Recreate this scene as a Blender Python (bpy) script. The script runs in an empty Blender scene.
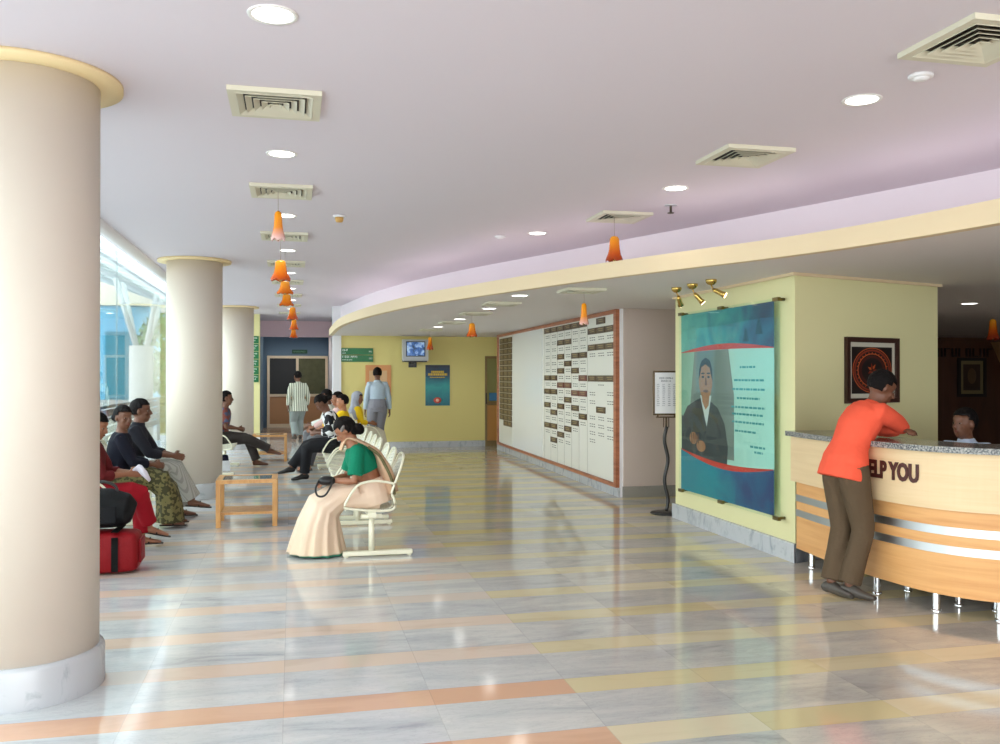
import bpy, bmesh, math, random
from math import sin, cos, pi, radians as R
from mathutils import Vector, Matrix, Euler, noise
random.seed(7)
C = bpy.context.scene.collection
sc = bpy.context.scene
def srgb(r, g, b):
    f = lambda v: (v/255/12.92) if v <= 10 else ((v/255+.055)/1.055)**2.4
    return (f(r), f(g), f(b), 1)
# ------------------------------------------------------------------ camera, light, exposure
cam = bpy.data.objects.new('camera', bpy.data.cameras.new('camera')); C.objects.link(cam)
cam.data.sensor_width = 36; cam.data.lens = 889/1000*36; cam.data.clip_end = 300
cam.location = (0, 0, 1.58)
cam.rotation_euler = (R(90+.26), 0, -math.atan(208/889))
sc.camera = cam
sc.view_settings.view_transform = 'Standard'; sc.view_settings.look = 'None'
sc.view_settings.gamma = 1; sc.view_settings.use_curve_mapping = False
sc.view_settings.exposure = 0.22
sc.cycles.use_denoising = True
sc.cycles.max_bounces = 9; sc.cycles.diffuse_bounces = 5; sc.cycles.glossy_bounces = 4
sc.cycles.transparent_max_bounces = 12; sc.cycles.sample_clamp_indirect = 6
w = bpy.data.worlds.new('sky'); sc.world = w; w.use_nodes = True
bg = w.node_tree.nodes['Background']
bg.inputs[0].default_value = (.86, .95, 1.0, 1); bg.inputs[1].default_value = 3.4
DOWNLIGHT_W = 10; COVE_W = 1.3
def area(name, loc, rot, sx, sy, power, col=(1, 1, 1)):
    l = bpy.data.lights.new(name, 'AREA'); l.shape = 'RECTANGLE'; l.size = sx; l.size_y = sy
    l.energy = power; l.color = col
    o = bpy.data.objects.new(name, l); o.location = loc; o.rotation_euler = rot; C.objects.link(o); return o
# daylight falling in through the glazing along the left
sun = bpy.data.lights.new('hazy_sun', 'SUN'); sun.energy = 1.9; sun.angle = R(70); sun.color = (1, .98, .95)
so = bpy.data.objects.new('hazy_sun', sun); C.objects.link(so); so.rotation_euler = Vector((.93, .22, -.36)).to_track_quat('-Z', 'Y').to_euler()
area('fill_behind_camera', (1.5, -6.3, 1.9), (R(90), 0, 0), 7, 2.6, 300, (1, .97, .95))  # added fill lamp behind the camera, boosting daylight from an unseen opening

# ------------------------------------------------------------------ materials
MATS = {}
def mat(name, col, rough=.5, metal=0, bump=0, bscale=30, spec=.5, coat=0, var=0, vscale=3, emit=0, sheen=0, alpha=1, trans=0):
    if name in MATS: return MATS[name]
    m = bpy.data.materials.new(name); m.use_nodes = True; nt = m.node_tree; b = nt.nodes['Principled BSDF']
    b.inputs['Base Color'].default_value = col; b.inputs['Roughness'].default_value = rough
    b.inputs['Metallic'].default_value = metal; b.inputs['Specular IOR Level'].default_value = spec
    b.inputs['Coat Weight'].default_value = coat
    b.inputs['Sheen Weight'].default_value = sheen
    b.inputs['Transmission Weight'].default_value = trans
    if emit: b.inputs['Emission Color'].default_value = col; b.inputs['Emission Strength'].default_value = emit
    if bump or var:
        tc = nt.nodes.new('ShaderNodeTexCoord')
    if bump:
        n = nt.nodes.new('ShaderNodeTexNoise'); n.inputs['Scale'].default_value = bscale; n.inputs['Detail'].default_value = 4
        bp = nt.nodes.new('ShaderNodeBump'); bp.inputs['Strength'].default_value = bump; bp.inputs['Distance'].default_value = .02
        nt.links.new(tc.outputs['Object'], n.inputs['Vector']); nt.links.new(n.outputs['Fac'], bp.inputs['Height']); nt.links.new(bp.outputs['Normal'], b.inputs['Normal'])
    if var:
        n2 = nt.nodes.new('ShaderNodeTexNoise'); n2.inputs['Scale'].default_value = vscale; n2.inputs['Detail'].default_value = 5
        mx = nt.nodes.new('ShaderNodeMix'); mx.data_type = 'RGBA'
        mx.inputs['A'].default_value = tuple(c*(1-var) for c in col[:3])+(1,); mx.inputs['B'].default_value = tuple(min(1, c*(1+var)) for c in col[:3])+(1,)
        nt.links.new(tc.outputs['Object'], n2.inputs['Vector']); nt.links.new(n2.outputs['Fac'], mx.inputs['Factor']); nt.links.new(mx.outputs['Result'], b.inputs['Base Color'])
    MATS[name] = m; return m
def nodes(m): return m.node_tree.nodes, m.node_tree.links, m.node_tree.nodes['Principled BSDF']
def math_n(nt, op, a, b=None, c=None):
    n = nt.nodes.new('ShaderNodeMath'); n.operation = op
    for i, v in enumerate((a, b, c)):
        if v is None: continue
        if isinstance(v, (int, float)): n.inputs[i].default_value = v
        else: nt.links.new(v, n.inputs[i])
    return n.outputs[0]
def mixc(nt, f, a, b, mode='MIX'):
    n = nt.nodes.new('ShaderNodeMix'); n.data_type = 'RGBA'; n.blend_type = mode
    for k, v in (('Factor', f), ('A', a), ('B', b)):
        if isinstance(v, (int, float, tuple)): n.inputs[k].default_value = v
        else: nt.links.new(v, n.inputs[k])
    return n.outputs['Result']
def noise_n(nt, vec, scale, detail=4, dist=0, rough=.5):
    n = nt.nodes.new('ShaderNodeTexNoise'); n.inputs['Scale'].default_value = scale; n.inputs['Detail'].default_value = detail
    n.inputs['Distortion'].default_value = dist; n.inputs['Roughness'].default_value = rough
    nt.links.new(vec, n.inputs['Vector']); return n.outputs['Fac']
def ramp(nt, f, stops):
    n = nt.nodes.new('ShaderNodeValToRGB'); e = n.color_ramp.elements
    while len(e) < len(stops): e.new(.5)
    for i, (p, c) in enumerate(stops): e[i].position = p; e[i].color = c
    nt.links.new(f, n.inputs[0]); return n.outputs[0]
def floor_material():
    m = mat('marble_floor', (1, 1, 1, 1), .07); nt = m.node_tree; b = nt.nodes['Principled BSDF']
    tc = nt.nodes.new('ShaderNodeTexCoord'); sp = nt.nodes.new('ShaderNodeSeparateXYZ'); nt.links.new(tc.outputs['Object'], sp.inputs[0])
    X, Y = sp.outputs[0], sp.outputs[1]
    ry = math_n(nt, 'DIVIDE', math_n(nt, 'SUBTRACT', Y, 4.235), .645)
    row = math_n(nt, 'FLOOR', ry); fy = math_n(nt, 'FRACT', ry)
    stripe = math_n(nt, 'LESS_THAN', fy, .33)
    rx = math_n(nt, 'DIVIDE', math_n(nt, 'ADD', math_n(nt, 'SUBTRACT', X, 1.38), 71), math_n(nt, 'ADD', .71, 0))
    col = math_n(nt, 'FLOOR', rx); fx = math_n(nt, 'FRACT', rx)
    cb = nt.nodes.new('ShaderNodeCombineXYZ'); nt.links.new(col, cb.inputs[0]); nt.links.new(row, cb.inputs[1]); nt.links.new(stripe, cb.inputs[2])
    wn = nt.nodes.new('ShaderNodeTexWhiteNoise'); wn.noise_dimensions = '3D'; nt.links.new(cb.outputs[0], wn.inputs['Vector']); rnd = wn.outputs['Value']
    # stretched, slab-shifted coordinates for the veins
    mp = nt.nodes.new('ShaderNodeVectorMath'); mp.operation = 'ADD'
    sh = nt.nodes.new('ShaderNodeVectorMath'); sh.operation = 'SCALE'; nt.links.new(wn.outputs['Color'], sh.inputs[0]); sh.inputs['Scale'].default_value = 30
    nt.links.new(tc.outputs['Object'], mp.inputs[0]); nt.links.new(sh.outputs[0], mp.inputs[1])
    st = nt.nodes.new('ShaderNodeMapping'); st.inputs['Rotation'].default_value = (0, 0, .5); st.inputs['Scale'].default_value = (.8, 3.2, 1); nt.links.new(mp.outputs[0], st.inputs[0])
    n1 = noise_n(nt, st.outputs[0], 1.6, 6, .8, .6)
    base = ramp(nt, n1, [(.25, srgb(148, 150, 154)), (.40, srgb(190, 191, 193)), (.58, srgb(212, 210, 208)), (.75, srgb(226, 219, 212))])
    base = mixc(nt, math_n(nt, 'MULTIPLY', rnd, .5), base, srgb(184, 186, 191))
    n2 = noise_n(nt, st.outputs[0], 5, 5, 1.5, .7)
    vein = ramp(nt, n2, [(.47, (1, 1, 1, 1)), (.5, (.72, .73, .75, 1)), (.53, (1, 1, 1, 1))])
    base = mixc(nt, .45, base, vein, 'MULTIPLY')
    # warmer slabs towards the reception side
    warm = nt.nodes.new('ShaderNodeMapRange'); warm.inputs['From Min'].default_value = .6; warm.inputs['From Max'].default_value = 2.6; nt.links.new(X, warm.inputs['Value'])
    base = mixc(nt, warm.outputs[0], base, mixc(nt, .8, base, srgb(244, 234, 218), 'MULTIPLY'))
    peach = mixc(nt, rnd, srgb(222, 196, 176), srgb(208, 196, 186))
    first = math_n(nt, 'LESS_THAN', Y, 4.6)
    peach = mixc(nt, first, peach, mixc(nt, rnd, srgb(204, 152, 118), srgb(216, 174, 146)))
    yel = mixc(nt, rnd, srgb(208, 192, 148), srgb(218, 204, 174))
    sc_ = mixc(nt, math_n(nt, 'GREATER_THAN', X, 1.38), peach, yel)
    sc_ = mixc(nt, .5, sc_, ramp(nt, n1, [(.3, (.78, .74, .72, 1)), (.5, (1, 1, 1, 1)), (.8, (1, 1, 1, 1))]), 'MULTIPLY')
    colr = mixc(nt, stripe, base, sc_)
    jx = math_n(nt, 'LESS_THAN', fx, .006); jy = math_n(nt, 'LESS_THAN', math_n(nt, 'ABSOLUTE', math_n(nt, 'SUBTRACT', fy, .33)), .004); jy2 = math_n(nt, 'LESS_THAN', fy, .004)
    j = math_n(nt, 'MAXIMUM', math_n(nt, 'MAXIMUM', jx, jy), jy2)
    colr = mixc(nt, math_n(nt, 'MULTIPLY', j, .22), colr, srgb(120, 115, 110))
    nt.links.new(colr, b.inputs['Base Color'])
    nr = noise_n(nt, tc.outputs['Object'], 2.5, 4)
    mr = nt.nodes.new('ShaderNodeMapRange'); mr.inputs['To Min'].default_value = .05; mr.inputs['To Max'].default_value = .13; nt.links.new(nr, mr.inputs['Value']); nt.links.new(mr.outputs[0], b.inputs['Roughness'])
    b.inputs['Specular IOR Level'].default_value = .6
    return m
def marble(name, c1, c2, sc1=3, rough=.25):
    m = mat(name, c1, rough); nt = m.node_tree; b = nt.nodes['Principled BSDF']; tc = nt.nodes.new('ShaderNodeTexCoord')
    mp = nt.nodes.new('ShaderNodeMapping'); mp.inputs['Scale'].default_value = (1, 1, .6); nt.links.new(tc.outputs['Object'], mp.inputs[0])
    n = noise_n(nt, mp.outputs[0], sc1, 7, 1.2, .62)
    nt.links.new(ramp(nt, n, [(.3, c2), (.5, c1), (.75, c1)]), b.inputs['Base Color']); return m
def wood(name, c1, c2, rough=.35, scale=(1, 1, 8), s=3):
    m = mat(name, c1, rough); nt = m.node_tree; b = nt.nodes['Principled BSDF']; tc = nt.nodes.new('ShaderNodeTexCoord')
    mp = nt.nodes.new('ShaderNodeMapping'); mp.inputs['Scale'].default_value = scale; nt.links.new(tc.outputs['Object'], mp.inputs[0])
    n = noise_n(nt, mp.outputs[0], s, 6, .4, .6)
    nt.links.new(ramp(nt, n, [(.3, c2), (.6, c1)]), b.inputs['Base Color']); return m
def glass_mat(name, tint=(1, 1, 1, 1), refl=1.5, rough=.0, graze=1):
    m = bpy.data.materials.new(name); m.use_nodes = True; nt = m.node_tree; nt.nodes.remove(nt.nodes['Principled BSDF'])
    out = nt.nodes['Material Output']; t = nt.nodes.new('ShaderNodeBsdfTransparent'); t.inputs[0].default_value = tint
    g = nt.nodes.new('ShaderNodeBsdfGlossy'); g.inputs['Roughness'].default_value = rough
    f = nt.nodes.new('ShaderNodeLayerWeight'); r0 = ((refl-1)/(refl+1))**2
    fz = math_n(nt, 'ADD', math_n(nt, 'MULTIPLY', math_n(nt, 'POWER', f.outputs['Facing'], 5), (1-r0)*graze), r0)
    mx = nt.nodes.new('ShaderNodeMixShader'); nt.links.new(fz, mx.inputs[0]); nt.links.new(t.outputs[0], mx.inputs[1]); nt.links.new(g.outputs[0], mx.inputs[2]); nt.links.new(mx.outputs[0], out.inputs[0])
    MATS[name] = m; return m
def gradient_z(name, stops, z0, z1, rough=.4, noise_amt=0, axis=2, trans=0, nscale=4):
    m = mat(name, (1, 1, 1, 1), rough, trans=trans); nt = m.node_tree; b = nt.nodes['Principled BSDF']; tc = nt.nodes.new('ShaderNodeTexCoord')
    sp = nt.nodes.new('ShaderNodeSeparateXYZ'); nt.links.new(tc.outputs['Object'], sp.inputs[0])
    mr = nt.nodes.new('ShaderNodeMapRange'); mr.inputs['From Min'].default_value = z0; mr.inputs['From Max'].default_value = z1; nt.links.new(sp.outputs[axis], mr.inputs['Value'])
    f = mr.outputs[0]
    if noise_amt:
        n = noise_n(nt, tc.outputs['Object'], nscale, 4, 1)
        f = math_n(nt, 'ADD', f, math_n(nt, 'MULTIPLY', math_n(nt, 'SUBTRACT', n, .5), noise_amt))
    nt.links.new(ramp(nt, f, stops), b.inputs['Base Color']); return m

M_CEIL = mat('ceiling_paint', srgb(222, 212, 220), .8, var=.02, vscale=.5)
M_SOFF = mat('soffit_paint', srgb(232, 224, 222), .8)
M_COVE = mat('cove_paint', srgb(238, 226, 232), .8)
M_FASC = mat('fascia_cream', srgb(228, 206, 170), .7)
M_COL = mat('column_beige', srgb(210, 198, 184), .55, var=.02, vscale=2)
M_COLLAR = mat('collar_peach', srgb(238, 214, 164), .6)
M_BASE = marble('marble_skirting', srgb(186, 188, 192), srgb(146, 152, 158), 7, .22)
M_FLOOR = floor_material()
M_PALE = mat('pale_yellow_green_wall', srgb(224, 218, 168), .7)
M_YEL = mat('ochre_yellow_wall', srgb(228, 212, 138), .7)
M_MAUVE = mat('mauve_beige_wall', srgb(206, 188, 178), .7)
M_WHITE = mat('white_wall', srgb(236, 234, 236), .6)
M_PINK = mat('pink_wall', srgb(250, 220, 226), .7)
M_BLUE = mat('slate_blue_wall', srgb(96, 122, 146), .6)
M_CREAM = mat('cream_enamel', srgb(232, 228, 204), .3)
M_CHROME = mat('chrome', (.8, .8, .82, 1), .15, 1)
M_BRASS = mat('brass', (.62, .42, .12, 1), .25, 1)
M_STEEL = mat('brushed_steel', (.6, .62, .64, 1), .36, 1)
M_DARK = mat('black_paint', (.02, .018, .018, 1), .4)
M_GLASS = glass_mat('clear_glass', (.95, .98, .97, 1), 1.4)
M_VENT = mat('vent_enamel', srgb(214, 208, 186), .5)
M_VOID = mat('vent_dark', srgb(62, 52, 44), .8)
M_LAMP = mat('lamp_glow', (1, .97, .92, 1), .5, emit=5)
M_BROWN = mat('plaque_brown', srgb(84, 62, 40), .35, var=.15, vscale=1.5)
M_BOARD = mat('board_white', srgb(232, 230, 220), .35)
M_TERRA = wood('terracotta_wood', srgb(186, 118, 84), srgb(150, 88, 60), .4)
M_OAK = wood('beech_wood', srgb(214, 160, 96), srgb(190, 132, 74), .35, (6, 6, 1))
M_LAMI = wood('cream_laminate', srgb(230, 202, 160), srgb(222, 192, 148), .35, (.7, .7, 14), 1.6)
M_MAPLE = wood('maple_veneer', srgb(226, 172, 112), srgb(210, 150, 92), .35, (.7, .7, 14), 1.6)
M_TEXT = mat('brown_lettering', srgb(74, 30, 24), .5)
M_GREY = mat('grey_print', srgb(110, 104, 96), .6)
def granite():
    m = mat('granite', (1, 1, 1, 1), .15); nt = m.node_tree; tc = nt.nodes.new('ShaderNodeTexCoord'); n = noise_n(nt, tc.outputs['Object'], 90, 3)
    nt.links.new(ramp(nt, n, [(.38, srgb(70, 72, 76)), (.5, srgb(128, 128, 126)), (.66, srgb(176, 172, 164))]), nt.nodes['Principled BSDF'].inputs['Base Color']); return m
M_GRAN = granite()

# ------------------------------------------------------------------ mesh helpers
def obj(name, bm, m, parent=None, smooth=False, recalc=True):
    me = bpy.data.meshes.new(name)
    if recalc: bmesh.ops.recalc_face_normals(bm, faces=bm.faces[:])
    bm.to_mesh(me); bm.free()
    for mm in (m if isinstance(m, (list, tuple)) else [m]): me.materials.append(mm)
    if smooth: me.polygons.foreach_set('use_smooth', [True]*len(me.polygons))
    o = bpy.data.objects.new(name, me); C.objects.link(o); o.parent = parent; return o
def tag(o, label, cat, group=None, kind=None):
    if label: o['label'] = label
    if cat: o['category'] = cat
    if group: o['group'] = group
    if kind: o['kind'] = kind
    return o
def thing(name, label, cat, loc=(0, 0, 0), rz=0, group=None):
    o = bpy.data.objects.new(name, None); C.objects.link(o); o.empty_display_size = .1
    o.location = loc; o.rotation_euler = (0, 0, rz); return tag(o, label, cat, group)
def struct(name, bm, m, parent=None, smooth=False):
    o = obj(name, bm, m, parent, smooth)
    if parent is None: o['kind'] = 'structure'
    return o
def dup(root, loc=None, rz=None, label=None, group=None):
    r = root.copy(); C.objects.link(r)
    if loc is not None: r.location = loc
    if rz is not None: r.rotation_euler = (0, 0, rz)
    if label: r['label'] = label
    if group: r['group'] = group
    def kids(a, b):
        for ch in [x for x in bpy.data.objects if x.parent == a]:
            c = ch.copy(); C.objects.link(c); c.parent = b; kids(ch, c)
    kids(root, r); return r
def B(): return bmesh.new()
def box(bm, x0, x1, y0, y1, z0, z1, mi=0, bev=0):
    vs = [bm.verts.new((x, y, z)) for z in (z0, z1) for x, y in ((x0, y0), (x1, y0), (x1, y1), (x0, y1))]
    fs = [bm.faces.new([vs[i] for i in q]) for q in ((0, 3, 2, 1), (4, 5, 6, 7), (0, 1, 5, 4), (1, 2, 6, 5), (2, 3, 7, 6), (3, 0, 4, 7))]
    for f in fs: f.material_index = mi
    if bev:
        es = list({e for f in fs for e in f.edges}); bmesh.ops.bevel(bm, geom=es, offset=bev, segments=2, affect='EDGES', profile=.5)
    return fs
def prism(bm, pts, z0, z1, mi=0):
    a = [bm.verts.new((x, y, z0)) for x, y in pts]; b = [bm.verts.new((x, y, z1)) for x, y in pts]; n = len(pts)
    for i in range(n): bm.faces.new((a[i], a[(i+1) % n], b[(i+1) % n], b[i])).material_index = mi
    bm.faces.new(a[::-1]).material_index = mi; bm.faces.new(b).material_index = mi
def lathe(bm, prof, n=24, c=(0, 0, 0), mi=0):
    rings = []
    for r, z in prof: rings.append([bm.verts.new((c[0]+max(r, .0005)*cos(2*pi*i/n), c[1]+max(r, .0005)*sin(2*pi*i/n), c[2]+z)) for i in range(n)])
    for a, b in zip(rings, rings[1:]):
        for i in range(n): f = bm.faces.new((a[i], a[(i+1) % n], b[(i+1) % n], b[i])); f.material_index = mi; f.smooth = True
    return rings
def cyl(bm, c, r, z0, z1, n=24, mi=0):
    prism(bm, [(c[0]+r*cos(2*pi*i/n), c[1]+r*sin(2*pi*i/n)) for i in range(n)], z0, z1, mi)
def frames(pts, ref):
    out = []
    for i, p in enumerate(pts):
        t = (pts[min(i+1, len(pts)-1)]-pts[max(i-1, 0)])
        t = t.normalized() if t.length > 1e-9 else Vector((0, 0, 1))
        a = (ref-t*ref.dot(t))
        if a.length < 1e-3: a = Vector((1, .3, .1)).cross(t)
        a.normalize(); out.append((p, a, t.cross(a)))
    return out
def loft(bm, pts, radii, ref=(0, 1, 0), n=12, mi=0, closed=False, wob=None):
    pts = [Vector(p) for p in pts]; fr = frames(pts, Vector(ref)); rings = []
    for k, ((p, a, b), r) in enumerate(zip(fr, radii)):
        ra, rb = r if isinstance(r, (tuple, list)) else (r, r)
        rings.append([bm.verts.new(p+(a*ra*cos(2*pi*i/n)+b*rb*sin(2*pi*i/n))*(1+(wob(k, 2*pi*i/n) if wob else 0))) for i in range(n)])
    pr = list(zip(rings, rings[1:]))
    if closed: pr.append((rings[-1], rings[0]))
    for A_, B_ in pr:
        for i in range(n): f = bm.faces.new((A_[i], A_[(i+1) % n], B_[(i+1) % n], B_[i])); f.smooth = True; f.material_index = mi
    if not closed:
        for ring, q in ((rings[0], pts[0]), (rings[-1], pts[-1])):
            f = bm.faces.new(ring); f.material_index = mi
    return rings
def crom(pts, seg=6, closed=False):
    P = [Vector(p) for p in pts]; n = len(P); out = []
    rng = range(n) if closed else range(n-1)
    for i in rng:
        p0 = P[(i-1) % n] if (closed or i > 0) else P[0]*2-P[1]
        p1, p2 = P[i], P[(i+1) % n]
        p3 = P[(i+2) % n] if (closed or i+2 < n) else P[-1]*2-P[-2]
        for s in range(seg):
            t = s/seg
            out.append(.5*((2*p1)+(p2-p0)*t+(2*p0-5*p1+4*p2-p3)*t*t+(3*p1-p0-3*p2+p3)*t**3))
    if not closed: out.append(P[-1])
    return out
def tube(bm, pts, r, n=8, seg=5, closed=False, mi=0, ref=(0, 0, 1), smoothp=True):
    q = crom(pts, seg, closed) if smoothp else [Vector(p) for p in pts]
    loft(bm, q, [r]*len(q), ref, n, mi, closed)
def ell(bm, c, r, rot=None, n=14, m=9, mi=0):
    mt = Matrix.Translation(Vector(c)) @ (rot.to_4x4() if rot is not None else Matrix.Identity(4)) @ Matrix.Diagonal((r[0], r[1], r[2], 1))
    res = bmesh.ops.create_uvsphere(bm, u_segments=n, v_segments=m, radius=1, matrix=mt)
    for f in {f for v in res['verts'] for f in v.link_faces}: f.smooth = True; f.material_index = mi
def plate(bm, pts3, nrm, th, mi=0):
    nrm = Vector(nrm)*th; a = [bm.verts.new(Vector(p)) for p in pts3]; b = [bm.verts.new(Vector(p)+nrm) for p in pts3]; n = len(a)
    for i in range(n): bm.faces.new((a[i], a[(i+1) % n], b[(i+1) % n], b[i])).material_index = mi
    bm.faces.new(a[::-1]).material_index = mi; bm.faces.new(b).material_index = mi
def text_mesh(txt, size, extrude=.004, font_bold=.0, align='LEFT'):
    cu = bpy.data.curves.new('t', 'FONT'); cu.body = txt; cu.size = size; cu.extrude = extrude; cu.offset = font_bold; cu.align_x = align; cu.resolution_u = 3
    o = bpy.data.objects.new('t', cu); C.objects.link(o)
    dg = bpy.context.evaluated_depsgraph_get(); dg.update(); me = bpy.data.meshes.new_from_object(o.evaluated_get(dg))
    bpy.data.objects.remove(o); bpy.data.curves.remove(cu); return me

# ------------------------------------------------------------------ room shell
CH, SH = 3.10, 2.46
bm = B(); box(bm, -2.2, 22, -6, 29, -.1, 0); struct('floor', bm, M_FLOOR)
bm = B(); box(bm, -2.02, 22, -6, 29, CH, CH+.15); struct('ceiling', bm, M_CEIL)
bm = B(); tube(bm, [(-1.875, -6, CH+.012), (-1.875, 28, CH+.012)], .085, 16, 1); struct('trim_1', bm, mat('trim_white', srgb(240, 236, 238), .5), smooth=True)
low = crom([(4.1, -6), (4.15, 0), (4.12, 2.4), (3.98, 4.3), (3.58, 5.75), (2.71, 7.62), (1.70, 10.38), (1.30, 11.94), (.96, 14.1), (.80, 15.9), (.80, 19.6)], 8) if False else None
def curve2(pts, seg=8): return [(v.x, v.y) for v in crom([(x, y, 0) for x, y in pts], seg)]
lowc = curve2([(4.1, -6), (4.16, 0), (4.14, 2.2), (4.0, 4.0), (3.62, 5.6), (2.71, 7.62), (1.72, 10.38), (1.31, 11.94), (.98, 14.1), (.82, 16.2), (.80, 19.62)])
upc = curve2([(5.8, -6), (5.75, 0), (5.55, 3.2), (5.04, 5.5), (3.46, 9.71), (2.16, 13.17), (1.45, 16.2), (1.02, 19.62)])
bm = B()
def ribbon(bm, cur, z0, z1, mi=0):
    a = [bm.verts.new((x, y, z0)) for x, y in cur]; b = [bm.verts.new((x, y, z1)) for x, y in cur]
    for i in range(len(cur)-1): f = bm.faces.new((a[i], a[i+1], b[i+1], b[i])); f.material_index = mi; f.smooth = True
# soffit: underside, fascia band and the ledge on top, as one closed slab
prism(bm, lowc+[(22, 19.62), (22, -6)], SH, SH+.03)
struct('ceiling_lowered', bm, M_SOFF)
bm = B()
inner = [(x+.06, y) for x, y in lowc]
prism(bm, [(x-.02, y) for x, y in lowc]+inner[::-1], SH-.005, SH+.135); struct('trim_2', bm, M_FASC)
bm = B(); prism(bm, [(x-.0, y) for x, y in upc]+[(x+.1, y) for x, y in upc][::-1], SH+.03, CH); struct('wall_cove', bm, M_COVE)
# back wall (ochre), with the door at its right end
bm = B(); box(bm, 1.04, 4.24, 19.62, 19.8, 0, CH); box(bm, 4.24, 4.64, 19.62, 19.8, 2.03, CH); box(bm, 4.64, 8, 19.62, 19.8, 0, CH); struct('wall_back', bm, M_YEL)
bm = B(); box(bm, 1.04, 4.24, 19.59, 19.62, 0, .13); struct('baseboard_back', bm, M_BASE)
bm = B(); box(bm, .86, 1.04, 19.58, 19.95, 0, CH); struct('trim_3', bm, M_WHITE)
bm = B(); box(bm, 1.1, 1.22, 19.81, 28.2, 0, CH); struct('wall_alcove_right', bm, M_WHITE)
bm = B(); box(bm, -2.0, -.77, 22.6, 22.8, 0, CH); struct('wall_alcove_left', bm, mat('pale_cream_wall', srgb(228, 220, 160), .7))
bm = B(); box(bm, -2.0, -.765, 22.57, 22.6, 0, .16); struct('baseboard_left', bm, M_WHITE)
bm = B(); box(bm, -.97, -.85, 22.81, 28.2, 0, CH); struct('wall_alcove_side', bm, M_BLUE)
bm = B(); box(bm, -.85, 1.1, 25.2, 25.35, 2.66, CH); struct('wall_header', bm, M_PINK)
bm = B(); box(bm, -.85, 1.1, 28.04, 28.2, 0, CH); struct('wall_far', bm, M_BLUE)
bm = B(); box(bm, -.85, 1.1, 25.3, 28.04, 0.001, .006); struct('floor_alcove', bm, mat('brown_tile', srgb(128, 112, 98), .25))
# double door at the end of the alcove
d = tag(bpy.data.objects.new('door_1', None), None, None, kind='structure'); C.objects.link(d); d.location = (0, 28.0, 0)
M_DFR = mat('door_frame_cream', srgb(222, 206, 180), .5); M_DGL = mat('dark_door_glass', srgb(40, 42, 44), .3, spec=.2)
M_DGR = mat('door_glass_green', srgb(84, 86, 62), .35, var=.4, vscale=6, spec=.2)
bm = B()
for x0, x1 in ((-.74, -.66), (.12, .2), (1.0, 1.08)): box(bm, x0, x1, -.05, .03, 0, 2.2)
for z0, z1 in ((0, .12), (2.12, 2.2), (.95, 1.03)): box(bm, -.66, 1.0, -.045, .03, z0, z1)
obj('frame', bm, M_DFR, d)
for k, (x0, x1, gm) in enumerate(((-.66, .12, M_DGL), (.2, 1.0, M_DGR))):
    bm = B(); box(bm, x0, x1, -.02, .01, .12, .95); obj('wood_panel', bm, mat('door_wood', srgb(178, 132, 92), .45), d)
    bm = B(); box(bm, x0, x1, -.02, .01, 1.03, 2.12); obj('glass', bm, gm, d)
# back wall door at the right end
d = tag(bpy.data.objects.new('door_2', None), None, None, kind='structure'); C.objects.link(d); d.location = (4.24, 19.66, 0)
M_DBR = mat('door_olive_brown', srgb(136, 112, 72), .5)
bm = B(); box(bm, 0, .05, -.06, .05, 0, 2.03); box(bm, .35, .4, -.06, .05, 0, 2.03); box(bm, .05, .35, -.06, .05, 1.97, 2.03); box(bm, .05, .35, -.04, .03, .92, 1.0); box(bm, .05, .35, -.04, .03, 0, .12); obj('frame', bm, M_DBR, d)
bm = B(); box(bm, .05, .35, -.02, .01, 1.0, 1.97); obj('glass', bm, mat('door_pane_olive', srgb(150, 146, 96), .2), d)
bm = B(); box(bm, .05, .35, -.02, .01, .12, .92); obj('wood_panel', bm, mat('door_orange_wood', srgb(196, 140, 76), .4), d)
bm = B(); box(bm, .10, .35, -.045, -.021, 1.02, 1.2, bev=.01); obj('sticker', bm, mat('blue_sticker', srgb(60, 120, 168), .5), d)
bm = B(); box(bm, .015, .035, -.09, -.061, .95, 1.2); obj('handle', bm, M_DARK, d)
# directory wall
bm = B(); prism(bm, [(4.17, 10.94), (8.2, 10.94), (8.2, 18.7), (4.34, 18.7)], 0, SH); struct('wall_directory', bm, M_WHITE)
bm = B(); box(bm, 4.21, 8.2, 10.91, 10.94, 0, SH); struct('wall_recess', bm, M_MAUVE)
bm = B(); box(bm, 4.19, 8.2, 10.88, 10.91, 0, .14); struct('baseboard_recess', bm, marble('marble_warm_grey', srgb(150, 146, 140), srgb(126, 122, 118), 5, .25))  # darker, warmer marble than the hall skirting
ub = Vector((4.34-4.17, 18.7-10.94, 0)).normalized(); nb = Vector((-ub.y, ub.x, 0))
def DW(t, z, o=0): return Vector((4.17, 10.94, 0))+ub*t+nb*o+Vector((0, 0, z))
bm = B(); prism(bm, [tuple(DW(0, 0, .03).xy), tuple(DW(0, 0).xy), tuple(DW(7.76, 0).xy), tuple(DW(7.76, 0, .03).xy)], 0, .12); struct('baseboard_directory', bm, M_BASE)
# reception block
bm = B(); prism(bm, [(4.16, 6.78), (6.05, 7.37), (6.05, 9.22), (4.17, 9.22)], 0, SH); struct('wall_reception', bm, M_PALE)
bm = B(); prism(bm, [(4.13, 6.75), (4.16, 6.775), (4.17, 9.22), (4.14, 9.25)], 0, .16); struct('baseboard_reception', bm, M_BASE)
bm = B(); prism(bm, [(4.15, 6.745), (4.16, 6.775), (6.05, 7.365), (6.06, 7.34)], 0, .16); struct('baseboard_counter', bm, marble('marble_dark_grey', srgb(130, 132, 138), srgb(96, 98, 104), 6, .3))
bm = B(); prism(bm, [(4.14, 9.23), (4.13, 6.75), (6.08, 7.34), (6.07, 7.36), (4.15, 6.79), (4.16, 9.23)], SH-.025, SH); struct('trim_4', bm, M_FASC)
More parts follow.
